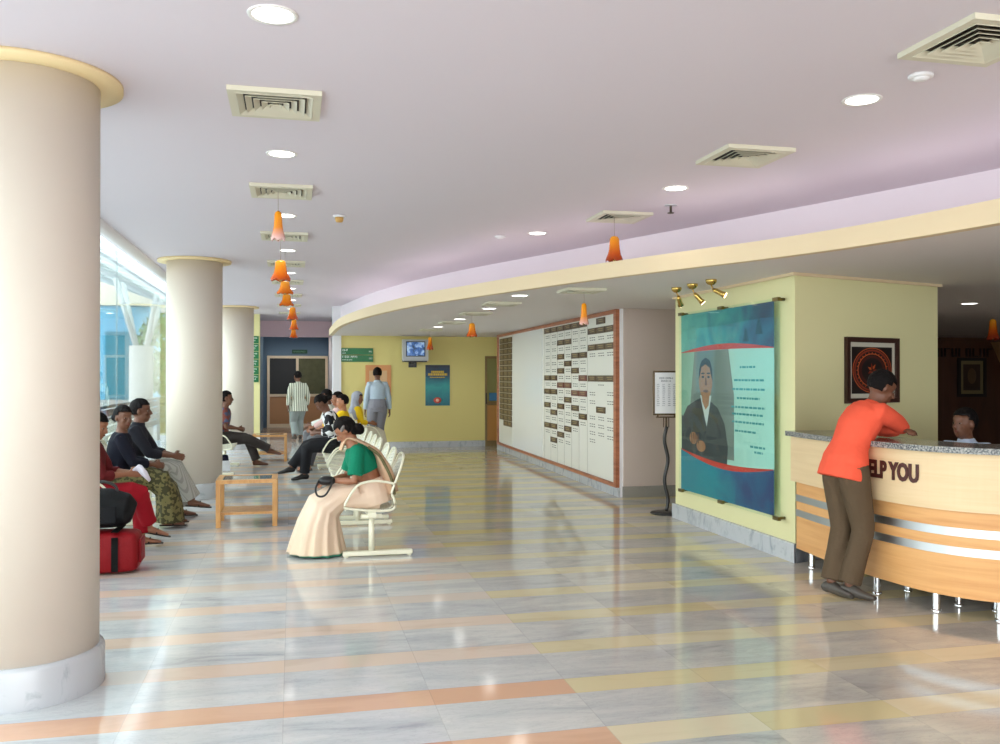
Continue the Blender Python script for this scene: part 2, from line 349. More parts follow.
# far reception hall
bm = B(); box(bm, 8.2, 22, 17.5, 17.7, 0, SH); struct('wall_reception_back', bm, wood('dark_panelling', srgb(96, 58, 40), srgb(70, 42, 30), .4, (1, 1, .2)))
bm = B(); box(bm, 21.8, 22, -6, 17.5, 0, SH); struct('wall_right', bm, M_MAUVE)
bm = B(); prism(bm, [(4.9+1.2, -6.2), (22, -6.2), (22, -6), (6.1, -6)], 0, CH); struct('wall_front', bm, M_MAUVE)
bm = B(); plate(bm, [(15.75, 17.45, 2.36), (16.2, 17.45, 2.36), (17.5, 17.45, 0), (17.0, 17.45, 0)], (0, -1, 0), .3); struct('trim_5', bm, mat('slanted_beam_tan', srgb(176, 132, 84), .6))

# glazing on the left
win = tag(bpy.data.objects.new('window_1', None), None, None, kind='structure'); C.objects.link(win)
for i in range(8):
    y0 = -6+i*4.5
    bm = B(); box(bm, -2.155, -2.143, y0+.01, y0+4.49, .03, CH+.3); obj('pane', bm, M_GLASS, win)
bm = B()
for i in range(8): box(bm, -2.155, -2.143, -6+i*4.5-.004, -6+i*4.5+.004, .0, CH+.3)
box(bm, -2.18, -2.12, -6, 27.8, 0, .03); obj('joint', bm, mat('silicone_grey', srgb(150, 164, 166), .5), win)

# columns
def column(x, y):
    c = tag(bpy.data.objects.new('column', None), None, None, kind='structure'); C.objects.link(c); c.location = (x, y, 0)
    bm = B(); cyl(bm, (0, 0), .35, 0, CH, 64); o = obj('shaft', bm, M_COL, c, False)
    for p in o.data.polygons: p.use_smooth = abs(p.normal.z) < .5
    bm = B(); lathe(bm, [(.35, .04-.04), (.462, 0), (.462, .03), (.35, .03)], 64, (0, 0, CH-.031)); obj('collar', bm, M_COLLAR, c)
    bm = B(); lathe(bm, [(.35, .2), (.372, .195), (.378, .18), (.378, 0)], 64); obj('plinth', bm, M_BASE, c)
    return c
for x, y in ((-1.325, 4.956), (-1.246, 12.29), (-1.17, 20.3)): column(x, y)

# ------------------------------------------------------------------ outdoors
bm = B(); box(bm, -60, -2.2, -20, 80, -.15, -.05); struct('ground_outside', bm, mat('pale_paving', srgb(206, 208, 210), .8, var=.05))
can = thing('canopy', 'white space-frame canopy with glazed roof outside the windows', 'canopy', (0, 0, 0))
bm = B(); plate(bm, [(-2.2, -4, 3.3), (-5.6, -4, 4.5), (-5.6, 29, 4.5), (-2.2, 29, 3.3)], (0, 0, 1), .03)
m = bpy.data.materials.new('milky_roof'); m.use_nodes = True; nt = m.node_tree; nt.nodes.remove(nt.nodes['Principled BSDF'])
tr = nt.nodes.new('ShaderNodeBsdfTranslucent'); tr.inputs[0].default_value = (.9, .96, .94, 1); tp = nt.nodes.new('ShaderNodeBsdfTransparent'); mx = nt.nodes.new('ShaderNodeMixShader'); mx.inputs[0].default_value = .12
nt.links.new(tr.outputs[0], mx.inputs[1]); nt.links.new(tp.outputs[0], mx.inputs[2]); nt.links.new(mx.outputs[0], nt.nodes['Material Output'].inputs[0])
obj('roof_glazing', bm, m, can)
bm = B(); cz = lambda x: 3.3+(-2.2-x)*(1.2/3.4)-.06
for i in range(27):
    y = -4+i*1.25
    tube(bm, [(-2.35, y, cz(-2.35)), (-5.6, y, cz(-5.6))], .03, 6, 1)
    for j in range(3):
        x0 = -2.35-j*1.083; x1 = x0-1.083
        if y < 28: tube(bm, [(x0, y, cz(x0)), (x1, y+1.25, cz(x1)-.02)], .014, 5, 1); tube(bm, [(x1, y, cz(x1)), (x0, y+1.25, cz(x0)-.02)], .014, 5, 1)
for j in range(4): x = -2.35-j*1.083; tube(bm, [(x, -4, cz(x)-.01), (x, 28.8, cz(x)-.01)], .026, 6, 1)
obj('truss', bm, mat('truss_pale_grey', srgb(188, 200, 202), .4), can)
for i, (x, y) in enumerate(((-3.5, 22.6), (-3.9, 9.0))):
    if i: continue
    c = thing('canopy_column', 'round white column with splayed struts under the outdoor canopy', 'column', (x, y, -.05))
    bm = B(); cyl(bm, (0, 0), .27, 0, 2.35, 32); obj('shaft', bm, mat('outdoor_column', srgb(214, 214, 212), .6), c)
    for dx, dy in ((.42, -.5), (-.5, -.5), (.42, .5), (-.5, .5)):
        bm = B(); zt = cz(x+dx)+.03; tube(bm, [(.12*(1 if dx > 0 else -1), dy*.1, 2.36), (dx, dy, zt)], .06, 8, 1); obj('strut', bm, mat('truss_white', srgb(222, 228, 228), .4), c)
bld = thing('building', 'blue and cream building across the forecourt, seen through the glass', 'building', (0, 0, -.05))
bm = B(); box(bm, -14, -4.35, 29.5, 36, 0, 3.8); obj('wall', bm, mat('sky_blue_wall', srgb(120, 190, 222), .7, var=.05), bld)
bm = B(); box(bm, -14.2, -4.3, 29.3, 36.2, 3.81, 4.7); obj('parapet', bm, mat('cream_parapet', srgb(230, 222, 200), .7), bld)
bm = B(); box(bm, -14.05, -4.34, 29.42, 29.48, 0, .9); obj('plinth', bm, mat('grey_plinth', srgb(190, 192, 190), .7), bld)
bm = B(); box(bm, -5.6, -4.9, 29.44, 29.49, .9, 3.0); obj('window', bm, mat('teal_glass', srgb(60, 140, 160), .1), bld)
rail = thing('railing', 'grey slatted metal railing outside the glass', 'railing', (-2.75, 0, -.05))
bm = B()
for k in range(4): box(bm, -.015, .015, 6, 26, .62+k*.13, .72+k*.13)
obj('slat', bm, mat('railing_grey', srgb(120, 130, 132), .5), rail)
for k in range(11):
    bm = B(); box(bm, -.03, .03, 6+k*2-.03, 6+k*2+.03, 0, 1.16); obj('post', bm, mat('railing_grey', srgb(120, 130, 132), .5), rail)
bm = B(); box(bm, -.04, .04, 5.9, 26.1, 1.14, 1.18); obj('top_rail', bm, mat('railing_grey', srgb(120, 130, 132), .5), rail)
def tree(x, y, h, r, label):
    t = thing('tree', label, 'tree', (x, y, -.05), 0, 'trees beyond the forecourt')
    bm = B(); loft(bm, [(0, 0, 0), (.05, 0, h*.4), (0, .05, h*.8)], [.12, .09, .04], (1, 0, 0), 8)
    for k in range(5):
        a = k*1.3; loft(bm, [(0, 0, h*.35+k*.15), (r*.6*cos(a), r*.6*sin(a), h*.65+k*.1)], [.05, .02], (0, 0, 1), 6)
    obj('trunk', bm, mat('bark', srgb(110, 92, 70), .9), t)
    bm = B()
    for k in range(1500):
        v = Vector((random.gauss(0, 1), random.gauss(0, 1), random.gauss(0, 1))).normalized()*random.uniform(.5, 1)**.5
        p = Vector((v.x*r, v.y*r, h*.68+v.z*h*.36)); s = random.uniform(.06, .13)
        e = Euler((random.uniform(0, 6), random.uniform(0, 6), random.uniform(0, 6))).to_matrix()
        q = [p+e @ Vector(c)*s for c in ((-1, 0, 0), (0, -.5, .1), (1, 0, 0), (0, .5, .1))]
        bm.faces.new([bm.verts.new(c) for c in q])
    obj('foliage', bm, mat('leaf_green', srgb(82, 140, 78), .6, var=.4, vscale=2), t, recalc=False)
tree(-3.6, 27.0, 3.3, .8, 'green leafy tree right of the blue building, beyond the glass')
tree(-2.4, 34, 4.8, 1.5, 'taller green tree half behind the second column')
tree(-5.8, 42, 5.0, 1.8, 'green tree standing behind the blue building')

# ------------------------------------------------------------------ ceiling fittings
def vent_proto(loc, label, group, s=.245):
    t = thing('ceiling_vent', label, 'vent', loc, 0, group)
    bm = B()
    for x0, x1, y0, y1 in ((-s, s, -s, -s+.045), (-s, s, s-.045, s), (-s, -s+.045, -s+.045, s-.045), (s-.045, s, -s+.045, s-.045)): box(bm, x0, x1, y0, y1, -.027, -.001)
    obj('frame', bm, M_VENT, t)
    bm = B(); box(bm, -s+.045, s-.045, -s+.045, s-.045, -.004, -.001); obj('backing', bm, M_VOID, t)
    bm = B()
    for k in range(5):
        o = s-.046-k*(s*.17); i = o-s*.125
        a = [bm.verts.new((x*o, y*o, -.027)) for x, y in ((-1, -1), (1, -1), (1, 1), (-1, 1))]
        b = [bm.verts.new((x*i, y*i, -.007)) for x, y in ((-1, -1), (1, -1), (1, 1), (-1, 1))]
        for q in range(4): bm.faces.new((a[q], a[(q+1) % 4], b[(q+1) % 4], b[q]))
    o = obj('louvre', bm, M_VENT, t, recalc=False); sm = o.modifiers.new('s', 'SOLIDIFY'); sm.thickness = .003
    return t
dup_alc = None
ords = ['nearest', 'second nearest', 'third nearest', 'fourth nearest', 'fifth nearest', 'sixth nearest', 'seventh nearest', 'eighth nearest', 'added ninth']
vp = vent_proto((-.09, 5.07, CH), 'square louvred ceiling vent nearest the camera in the left row', 'vents over the waiting area')
for k in range(1, 8): dup(vp, (-.09+.005*k, 5.07+2.4*k, CH), None, 'square ceiling vent over the waiting area, %s of its row' % ords[k], 'vents over the waiting area')
for k, y in enumerate((3.4, 5.55, 7.95)): dup(vp, (3.02, y, CH), None, ['large square ceiling vent in the right corner, closest to the camera', 'square ceiling vent between the two round right-hand downlights', 'square ceiling vent above the single right-hand orange bell'][k], 'vents on the right of the main ceiling')
vp2 = vent_proto((2.86, 8.6, SH), 'square vent in the lowered ceiling, nearest in the row running to the ochre wall', 'vents in the lowered ceiling', .2)
for k, (x, y) in enumerate(((2.86, 8.6), (2.45, 10.4), (2.48, 12.1), (2.54, 14.3), (2.54, 16.6))):
    if k: dup(vp2, (x, y, SH), None, 'square vent in the lowered ceiling, %s in the row running to the ochre wall' % ords[k], 'vents in the lowered ceiling')
def light_proto(loc, label, group):
    t = thing('downlight', label, 'ceiling light', loc, 0, group)
    bm = B(); lathe(bm, [(.086, .0), (.086, -.004), (.104, -.006), (.106, 0)], 28); obj('trim_ring', bm, mat('downlight_ring', srgb(236, 232, 228), .3), t)
    bm = B(); lathe(bm, [(.0, -.001), (.085, -.001), (.085, -.003), (0, -.004)], 28); obj('lamp', bm, M_LAMP, t)
    l = bpy.data.lights.new('downlight_glow', 'SPOT'); l.energy = DOWNLIGHT_W; l.spot_size = R(150); l.spot_blend = 1; l.shadow_soft_size = .09; l.color = (1, .93, .84)
    o = bpy.data.objects.new('downlight_glow', l); C.objects.link(o); o.parent = t; o.location = (0, 0, -.02)
    return t
lp = light_proto((-.08, 3.85, CH), 'bright round downlight above the camera in the left row', 'round downlights over the waiting area')
for k in range(1, 9): dup(lp, (-.08+.01*k, 3.85+2.4*k, CH), None, 'round downlight over the waiting area, %s of its row' % ords[k], 'round downlights over the waiting area')  # the two farthest are added to light the pink header
for k, (x, y) in enumerate(((3.05, 4.3), (3.02, 6.67), (2.54, 9.11))): dup(lp, (x, y, CH), None, ['large round downlight between the two big right-hand vents', 'round downlight beside the sprinkler on the right', 'small round downlight just in front of the curved cove'][k], 'round downlights on the right')
for k, (x, y) in enumerate(((2.42, 9.4), (2.5, 11.3), (2.52, 13.5), (2.54, 15.7))): dup(lp, (x, y, SH), None, 'round downlight in the lowered ceiling, %s of four in line' % ords[k], 'downlights in the lowered ceiling')
dup(lp, (8.0, 9.2, SH), None, 'lone downlight in the dark ceiling behind the reception counter', 'downlights in the lowered ceiling')
def brighter(root, f):
    for ch in bpy.data.objects:
        if ch.parent == root and ch.type == 'LIGHT': ch.data = ch.data.copy(); ch.data.energy *= f
brighter(dup(lp, (-.35, 26.9, CH), None, 'added unseen downlight brightening the blue alcove, left of its pair', 'downlights in the alcove'), 7)  # unseen pair added behind the header to lift the dark alcove
brighter(dup(lp, (.6, 26.9, CH), None, 'added unseen downlight brightening the blue alcove, right of its pair', 'downlights in the alcove'), 7)
for o_ in [o_ for o_ in C.objects if o_.name.startswith('downlight') and o_.type == 'EMPTY' and 22 < o_.location.y < 24]: brighter(o_, 6)  # added far lamp of the row strengthened to brighten the header
# added lamps hidden behind the cream fascia, brightening the cove and nearby ceiling
for k in range(19):
    i = 10+int(k*3.6)
    a, b = Vector(lowc[min(i, len(lowc)-1)]), Vector(lowc[min(i+2, len(lowc)-1)]); p = a+Vector((.45, .1)); dd = (b-a)
    l = bpy.data.lights.new('cove_fill_lamp', 'AREA'); l.shape = 'RECTANGLE'; l.size = .9; l.size_y = .25; l.energy = COVE_W*.6; l.color = (1, .93, .95)
    o = bpy.data.objects.new('cove_fill_lamp', l); C.objects.link(o); o.location = (p.x, p.y, SH+.07); o.rotation_euler = (pi, 0, math.atan2(-dd.y, dd.x) if False else -math.atan2(dd.y, dd.x))
# detectors
def detector(loc, label, m2, flat=False):
    t = thing('smoke_detector', label, 'smoke detector', loc)
    bm = B(); lathe(bm, [(0, 0), (.06, 0), (.06, -.012), (.045, -.016), (0, -.016)][::-1], 20); obj('mount', bm, M_WHITE, t)
    fz = .45 if flat else 1
    bm = B(); lathe(bm, [(0, -.062*fz), (.03, -.06*fz), (.038, -.045*fz), (.04, -.017), (0, -.0165)], 20); obj('sensor', bm, m2, t)
detector((.435, 8.55, CH), 'small smoke detector with brass-toned sensor near the orange bells', mat('detector_tan', srgb(206, 160, 90), .4))
detector((3.09, 3.88, CH), 'white disc smoke detector below the largest ceiling vent', M_WHITE, True)
detector((2.2, 9.4, CH), 'tiny white smoke detector near the curved cove edge', M_WHITE, True)
spk = thing('sprinkler', 'small dark sprinkler head hanging by the right downlight', 'sprinkler', (3.28, 7.35, CH))
bm = B(); lathe(bm, [(0, -.006), (.055, -.008), (.055, 0)], 16); obj('rose', bm, M_STEEL, spk)
bm = B(); lathe(bm, [(0, -.075), (.03, -.073), (.03, -.067), (.011, -.064), (.011, -.0085)], 10); obj('nozzle', bm, mat('dark_brass', srgb(90, 80, 66), .4, .8), spk)
# bells
M_BELL = gradient_z('amber_glass', [(0, srgb(150, 42, 10)), (.35, srgb(206, 84, 14)), (.75, srgb(240, 140, 24)), (1, srgb(250, 170, 50))], -.26, 0, .12, .25)
M_BELLP = gradient_z('amber_pink_glass', [(0, srgb(244, 220, 224)), (.3, srgb(238, 170, 150)), (.5, srgb(246, 150, 50)), (1, srgb(252, 160, 20))], -.26, 0, .12, .2)
def bell(x, y, top, hgt, wid, ceil, label, mt, slim=False):
    t = thing('hanging_bell', label, 'bell', (x, y, top), 0, 'orange glass bells hung from the ceiling')
    s = hgt/.26; k = wid/.19
    pf = [(.012, 0), (.036, -.008), (.05, -.03), (.053, -.08), (.058, -.13), (.07, -.185), (.095, -.24), (.094, -.25), (.085, -.243), (.064, -.19), (.05, -.12), (.046, -.03), (.004, -.015)]
    bm = B(); lathe(bm, [(r*k, z*s) for r, z in pf], 24, (0, 0, 0))
    for v in bm.verts:
        if v.co.z < -.17*s: a = math.atan2(v.co.y, v.co.x); v.co.z += .012*s*cos(a*6)
    o = obj('bell_glass', bm, mt, t)
    bm = B(); ell(bm, (0, 0, -.235*s), (.018*k, .018*k, .022)); tube(bm, [(0, 0, -.215*s), (0, 0, -.02)], .003, 5, 1, smoothp=False); obj('clapper', bm, M_BRASS, t)
    bm = B(); tube(bm, [(0, 0, ceil-top-.004), (0, 0, -.004)], .0025, 5, 1, smoothp=False); obj('string', bm, mat('string_grey', srgb(170, 150, 140), .7), t)
import math as _m
_s, _c = sin(_m.atan(208/889)), cos(_m.atan(208/889))
for px, y0, y1, Y, wid, mt, lab in ((278, 211, 241, 7.43, .115, M_BELLP, 'slim orange bell with pale pink rim, nearest over the waiting area'),
        (280.5, 260, 281, 8.7, .19, M_BELL, 'large flared orange bell second along the waiting area row'), (285, 281, 294, 10.9, .2, M_BELL, 'dark orange bell third along the row of hanging bells'),
        (286.5, 294, 306, 12.4, .2, M_BELL, 'dark orange bell fourth along the row of hanging bells'), (292.5, 307, 320, 15.6, .19, M_BELL, 'slender orange bell fifth along the row'),
        (294, 319, 330, 17.8, .18, M_BELL, 'orange bell sixth along the row, in front of the pink header'), (293.5, 328, 338, 20.5, .18, M_BELL, 'smallest orange bell, farthest along the row toward the double door')):
    dx = (px-500)/889; dep = Y/(_c-dx*_s); zt = 1.58+(376-y0)*dep/889; zb = 1.58+(376-y1)*dep/889
    bell(dep*(_s+dx*_c), Y, zt, zt-zb, wid, CH, lab, mt)
for px, y0, y1, Y, wid, ce, mt, lab in ((614.5, 236, 262, 7.95, .17, CH, M_BELL, 'amber red bell hanging alone in front of the cream fascia'), (584, 303, 325, 8.62, .1, SH, M_BELLP, 'slim orange and pink bell hanging before the directory board'),
        (472, 323, 337, 12.1, .155, SH, M_BELL, 'red orange bell hanging left of the directory board top'), (430, 337, 350, 16.6, .13, SH, M_BELL, 'small orange bell just right of the wall television'), (993, 319, 340, 11.2, .18, SH, M_BELL, 'red bell hanging in the dark hall behind the counter')):
    dx = (px-500)/889; dep = Y/(_c-dx*_s); zt = 1.58+(376-y0)*dep/889; zb = 1.58+(376-y1)*dep/889
    bell(dep*(_s+dx*_c), Y, zt, zt-zb, wid, ce, lab, mt)
# brass spotlights over the printed panel
for k, (y, aim) in enumerate(((8.2, (.1, .12, -.14)), (7.84, (.12, -.02, -.13)), (7.45, (.16, -.1, -.1)))):
    t = thing('spotlight', 'small brass ceiling spotlight, %s of the three above the printed glass panel' % ('left', 'middle', 'right')[k], 'spotlight', (3.72, y, SH), 0, 'brass spotlights')
    bm = B(); lathe(bm, [(0, -.052), (.025, -.048), (.046, -.03), (.052, -.012), (.05, 0)], 20); obj('rose', bm, M_BRASS, t)
    bm = B(); tube(bm, [(0, 0, -.05), (.02, 0, -.09)], .007, 6, 1, smoothp=False); obj('stem', bm, M_BRASS, t)
    a = Vector((.02, 0, -.09)); u = Vector(aim).normalized()
    bm = B(); loft(bm, [a, a+u*.03, a+u*.09, a+u*.12], [.015, .022, .024, .032], (0, 1, .2), 12); obj('lamp_head', bm, M_BRASS, t)
    bm = B(); loft(bm, [a+u*.121, a+u*.127], [.026, .026], (0, 1, .2), 12); obj('bulb', bm, mat('warm_bulb', (1, .8, .5, 1), .5, emit=4), t)

# ------------------------------------------------------------------ directory board
bd = thing('directory_board', 'long white directory board with brown name plaques in a terracotta frame', 'directory board', (0, 0, 0))
def dpl(bm, t0, t1, z0, z1, o0, th, mi=0):
    plate(bm, [DW(t0, z0, o0), DW(t1, z0, o0), DW(t1, z1, o0), DW(t0, z1, o0)], nb, th, mi)
bm = B(); dpl(bm, .1, 7.6, .17, 2.41, .002, .02)
obj('backing_board', bm, M_BOARD, bd)
bm = B(); dpl(bm, 3.9, 6.28, .17, 2.41, .0225, .008); obj('blank_panel', bm, mat('gloss_white', srgb(240, 240, 236), .15), bd)
bm = B(); dpl(bm, .02, .12, .12, 2.455, .002, .05); dpl(bm, .12, 7.6, 2.405, 2.455, .002, .05); dpl(bm, .12, 7.6, .12, .165, .002, .05); dpl(bm, 7.6, 7.68, .12, 2.455, .002, .05); obj('frame', bm, M_TERRA, bd)
bm = B()
for t in (1.335, 1.75, 2.14, 2.54, 2.95, 3.36, 3.77): dpl(bm, t-.004, t+.004, .17, 2.4, .0225, .003)
obj('groove', bm, mat('groove_grey', srgb(196, 192, 182), .5), bd)
plate_cache = {}
pc = [3.565, 3.16, 2.745, 2.34, 1.945, 1.55]
def zr(r): return 2.343-.1135*r
def plaque(t, z, hw, hh=.043, m=M_BROWN):
    key = (round(hw, 3), hh, m.name)
    if key not in plate_cache:
        b2 = B(); plate(b2, [ub*-hw+Vector((0, 0, -hh)), ub*hw+Vector((0, 0, -hh)), ub*hw+Vector((0, 0, hh)), ub*-hw+Vector((0, 0, hh))], nb, .012)
        for q in range(2):  # faint pale lettering lines on each plaque
            zz = .014-q*.026
            plate(b2, [ub*-hw*.6+Vector((0, 0, zz))+nb*.0122, ub*hw*(.6-.2*q)+Vector((0, 0, zz))+nb*.0122, ub*hw*(.6-.2*q)+Vector((0, 0, zz+.009))+nb*.0122, ub*-hw*.6+Vector((0, 0, zz+.009))+nb*.0122], nb, .001, 1)
        me = bpy.data.meshes.new('name_plaque'); bmesh.ops.recalc_face_normals(b2, faces=b2.faces[:]); b2.to_mesh(me); b2.free(); me.materials.append(m); me.materials.append(mat('plaque_lettering', srgb(170, 152, 112), .5)); plate_cache[key] = me
    o = bpy.data.objects.new('name_plaque', plate_cache[key]); C.objects.link(o); o.parent = bd; o.location = DW(t, z, .024)
rows = [(0, 7, 9, 11, 14), (0, 7, 9, 12, 14, 16), (0, 2, 4, 6, 8, 11, 15), (0, 2, 5, 8, 10, 14), (0, 4, 6, 9, 11, 13), (0, 4, 7, 9, 12)]
M_RED = mat('plaque_maroon', srgb(110, 60, 50), .35)
lt = B()
def lines(t, z, hw, n=2):
    for q in range(n):
        for s in range(3):
            a = t+hw*(.85-s*.6-.08*q); dpl(lt, a-hw*.42, a, z+.02-q*.034, z+.031-q*.034, .0232, .001)
for c in range(6):
    for r in rows[c]: plaque(pc[c], zr(r), .19, m=M_RED if (c, r) in ((4, 9), (5, 9), (2, 8), (3, 8), (5, 7)) else M_BROWN)
    for r in range(1, (15, 17, 16, 16, 14, 13)[c]+1):
        if r not in rows[c]: lines(pc[c], zr(r), .15)
rc = [(1.302+.9)/2, (.9+.522)/2, (.522+.129)/2]
plaque(rc[1], 2.343, .185)
for i in range(3):
    plaque(rc[i], 2.217, .185); plaque(rc[i], 1.985, .185); plaque(rc[i], 1.545, .19); lines(rc[i], 2.1, .15); lines(rc[i], 1.87, .15)
plaque(rc[1], 1.11, .19); lines(rc[1], 1.43, .15, 1)
for z in (1.32, 1.2, .98, .87, .76, .65): lines(rc[0], z, .15)
for z in (.98, .87, .76): lines(rc[1], z, .15)
for z in (1.33, 1.21, .98, .86, .74): lines(rc[2], z, .15)
obj('printed_lines', lt, M_GREY, bd)
for i, t in enumerate((7.29, 6.885, 6.487)):
    for r in range(15 if i == 0 else 16): plaque(t, 2.31-r*.1135, .192, .0525)

# ------------------------------------------------------------------ printed glass panel on the reception block
pn = thing('glass_panel', 'large teal printed glass panel with a portrait of a seated man in a dark suit', 'wall panel', (4.158, 0, 0))
Y0, Y1, Z0, Z1 = 8.92, 7.02, .36, 2.235    # far edge, near edge
def PP(u, v, o=0): return (-.055-o, Y0+(Y1-Y0)*u, Z0+(Z1-Z0)*v)
def poly(bm, uv, o, mi):
    f = bm.faces.new([bm.verts.new(PP(u, v, o)) for u, v in uv]); f.material_index = mi; return f
def ellp(cu, cv, ru, rv, n=24, a0=0, a1=2*pi): return [(cu+ru*cos(a0+(a1-a0)*i/n), cv+rv*sin(a0+(a1-a0)*i/n)) for i in range(n)]
bm = B(); box(bm, -.0545, -.0535, Y1, Y0, Z0, Z1, 0)
def band(f0, f1, o, mi, n=20):
    for i in range(n):
        u0, u1 = i/n, (i+1)/n; poly(bm, [(u0, f0(u0)), (u1, f0(u1)), (u1, f1(u1)), (u0, f1(u0))], o, mi)
top = lambda u: .782+.008*sin(pi*u)
bot = lambda u: .235-.03*sin(pi*u)-.02*u
band(lambda u: top(u)+.02*sin(pi*u), lambda u: 1, .001, 1)
band(top, lambda u: top(u)+.026*sin(pi*u)+.004, .0012, 3)
band(lambda u: 0, lambda u: bot(u)-.02*sin(pi*u), .0040, 2)
band(lambda u: bot(u)-.026*sin(pi*u)-.004, bot, .0042, 3)
PT = lambda uv: [(.306+(u-.245)*1.22, .626+(v-.612)*1.3) for u, v in uv]
_poly = poly
def poly(bm, uv, o, mi): return _poly(bm, PT(uv), o, mi)
# soft grey backdrop, the seated figure, his head and hands
_poly(bm, [(.17, .786), (.56, .79), (.62, .55), (.62, .22), (.1, .22), (.12, .5)], .0014, 4)
poly(bm, [(.0, .285), (.0, .44), (.06, .50), (.14, .525), (.2, .54), (.27, .535), (.36, .50), (.42, .44), (.45, .35), (.44, .262), (.25, .262), (.1, .27)], .0018, 5)
poly(bm, [(.19, .55), (.30, .55), (.255, .42)], .002, 9)
poly(bm, [(.205, .57), (.285, .57), (.275, .51), (.245, .49), (.215, .52)], .0024, 6)
poly(bm, ellp(.245, .615, .066, .083), .0026, 6)
poly(bm, [(.178, .615), (.183, .66), (.205, .695), (.245, .708), (.287, .695), (.308, .66), (.312, .61), (.297, .635), (.285, .665), (.245, .68), (.205, .668), (.193, .64)], .0030, 7)
for e in (-.027, .027): poly(bm, ellp(.247+e, .627, .012, .005), .0032, 7); poly(bm, ellp(.247+e, .642, .018, .0035), .0032, 7)
poly(bm, [(.243, .625), (.252, .625), (.26, .592), (.238, .592)], .0032, 8)
poly(bm, ellp(.248, .568, .026, .006), .0032, 8)
poly(bm, [(.0, .46), (.05, .44), (.12, .40), (.14, .36), (.09, .345), (.02, .38), (0, .39)], .0024, 5)
poly(bm, ellp(.125, .365, .04, .026), .003, 6)
poly(bm, ellp(.2, .335, .045, .024), .003, 6)
for q in range(4): poly(bm, [(.1+q*.022, .385), (.11+q*.022, .387), (.115+q*.022, .345), (.105+q*.022, .343)], .0033, 8)
# lines of small teal print, too small to read
poly = _poly
for (v, u0, u1) in ((.69, .68, .83), (.625, .62, .91), (.58, .60, .92), (.535, .65, .87), (.49, .59, .92), (.455, .60, .90), (.415, .60, .91), (.37, .63, .84), (.30, .78, .92), (.275, .82, .9)):
    u = u0
    while u < u1:
        wd = random.uniform(.015, .04); poly(bm, [(u, v), (min(u+wd, u1), v), (min(u+wd, u1), v+.010), (u, v+.010)], .0015, 10); u += wd+.007
# dark bell shapes in the upper band
for cu, cv, s in ((.74, .845, .9), (.865, .88, 1.1)):
    poly(bm, [(cu-.035*s, cv-.025*s), (cu+.035*s, cv-.025*s), (cu+.022*s, cv+.0*s), (cu+.012*s, cv+.035*s), (cu, cv+.05*s), (cu-.012*s, cv+.035*s), (cu-.022*s, cv)], .002, 11)
M_PT = gradient_z('print_upper_band', [(0, srgb(96, 172, 156)), (.45, srgb(40, 130, 132)), (.75, srgb(30, 84, 112)), (1, srgb(36, 46, 84))], Y0, Y1, .4, 1.1, 1, nscale=2.6)
M_PB = gradient_z('print_lower_band', [(0, srgb(28, 120, 138)), (.4, srgb(22, 128, 142)), (.75, srgb(26, 84, 122)), (1, srgb(34, 52, 104))], Y0, Y1, .4, 1.1, 1, nscale=2.6)
M_PM = gradient_z('print_pale_green', [(0, srgb(120, 158, 130)), (.4, srgb(164, 196, 178)), (1, srgb(168, 214, 200))], Y0, Y1, .4, .15, 1)
obj('print', bm, [M_PM, M_PT, M_PB, mat('print_red', srgb(196, 44, 22), .5), mat('print_grey_green', srgb(108, 116, 108), .5, var=.2), mat('print_suit', srgb(44, 46, 48), .5, var=.3, vscale=8), mat('print_skin', srgb(160, 108, 72), .5, var=.12, vscale=9),
    mat('print_hair', srgb(34, 28, 26), .5), mat('print_skin_dark', srgb(104, 62, 40), .5), mat('print_shirt', srgb(190, 194, 190), .5), mat('print_teal_text', srgb(52, 140, 140), .5), mat('print_navy', srgb(24, 60, 76), .5)], pn, recalc=False)
bm = B(); box(bm, -.075, -.066, Y1-.12, Y0+.02, Z0-.02, Z1+.02); obj('glass_sheet', bm, glass_mat('panel_glass', (.95, .99, .98, 1), 1.2, 0, .5), pn)
for u in (.02, .5, 1.04):
    for v in (-.005, 1.005):
        bm = B(); p = PP(u, v); loft(bm, [(-.001, p[1], p[2]), (-.09, p[1], p[2])], [.014, .014], (0, 0, 1), 12); box(bm, -.092, -.062, p[1]-.045, p[1]+.045, p[2]-.016, p[2]+.016); obj('standoff', bm, mat('aged_brass', srgb(120, 104, 62), .3, .9), pn)

# framed picture on the angled face of the block
ang = math.atan2(.59, 1.89)
pf = thing('framed_picture', 'dark red framed picture of orange rings on black with a white mount', 'picture', (4.16+.987*cos(ang), 6.78+.987*sin(ang)-.004, 1.632), ang)
bm = B(); hw, hh = .365, .295*1.0
for x0, x1, z0, z1 in ((-hw, hw, hh-.045, hh), (-hw, hw, -hh, -hh+.045), (-hw, -hw+.045, -hh+.045, hh-.045), (hw-.045, hw, -hh+.045, hh-.045)): box(bm, x0, x1, -.035, -.001, z0, z1)
obj('frame', bm, mat('frame_maroon', srgb(56, 30, 24), .3), pf)
bm = B(); box(bm, -hw+.045, hw-.045, -.012, -.002, -hh+.045, hh-.045); obj('mount', bm, mat('mount_white', srgb(200, 196, 180), .6), pf)
bm = B(); iw, ih = hw-.085, hh-.085; box(bm, -iw, iw, -.014, -.0125, -ih, ih, 0)
def ring3(r0, r1, o, mi, n=40, a=1.0, b=.94):
    for i in range(n):
        t0, t1 = 2*pi*i/n, 2*pi*(i+1)/n
        vs = [bm.verts.new((r*cos(t)*a, o, r*sin(t)*b)) for r, t in ((r0, t0), (r1, t0), (r1, t1), (r0, t1))]; bm.faces.new(vs).material_index = mi
for r0, r1, mi in ((.205, .212, 1), (.18, .196, 2), (.15, .158, 1), (.115, .14, 3)): ring3(r0*1.02, r1*1.02, -.0148, mi, a=1.25)
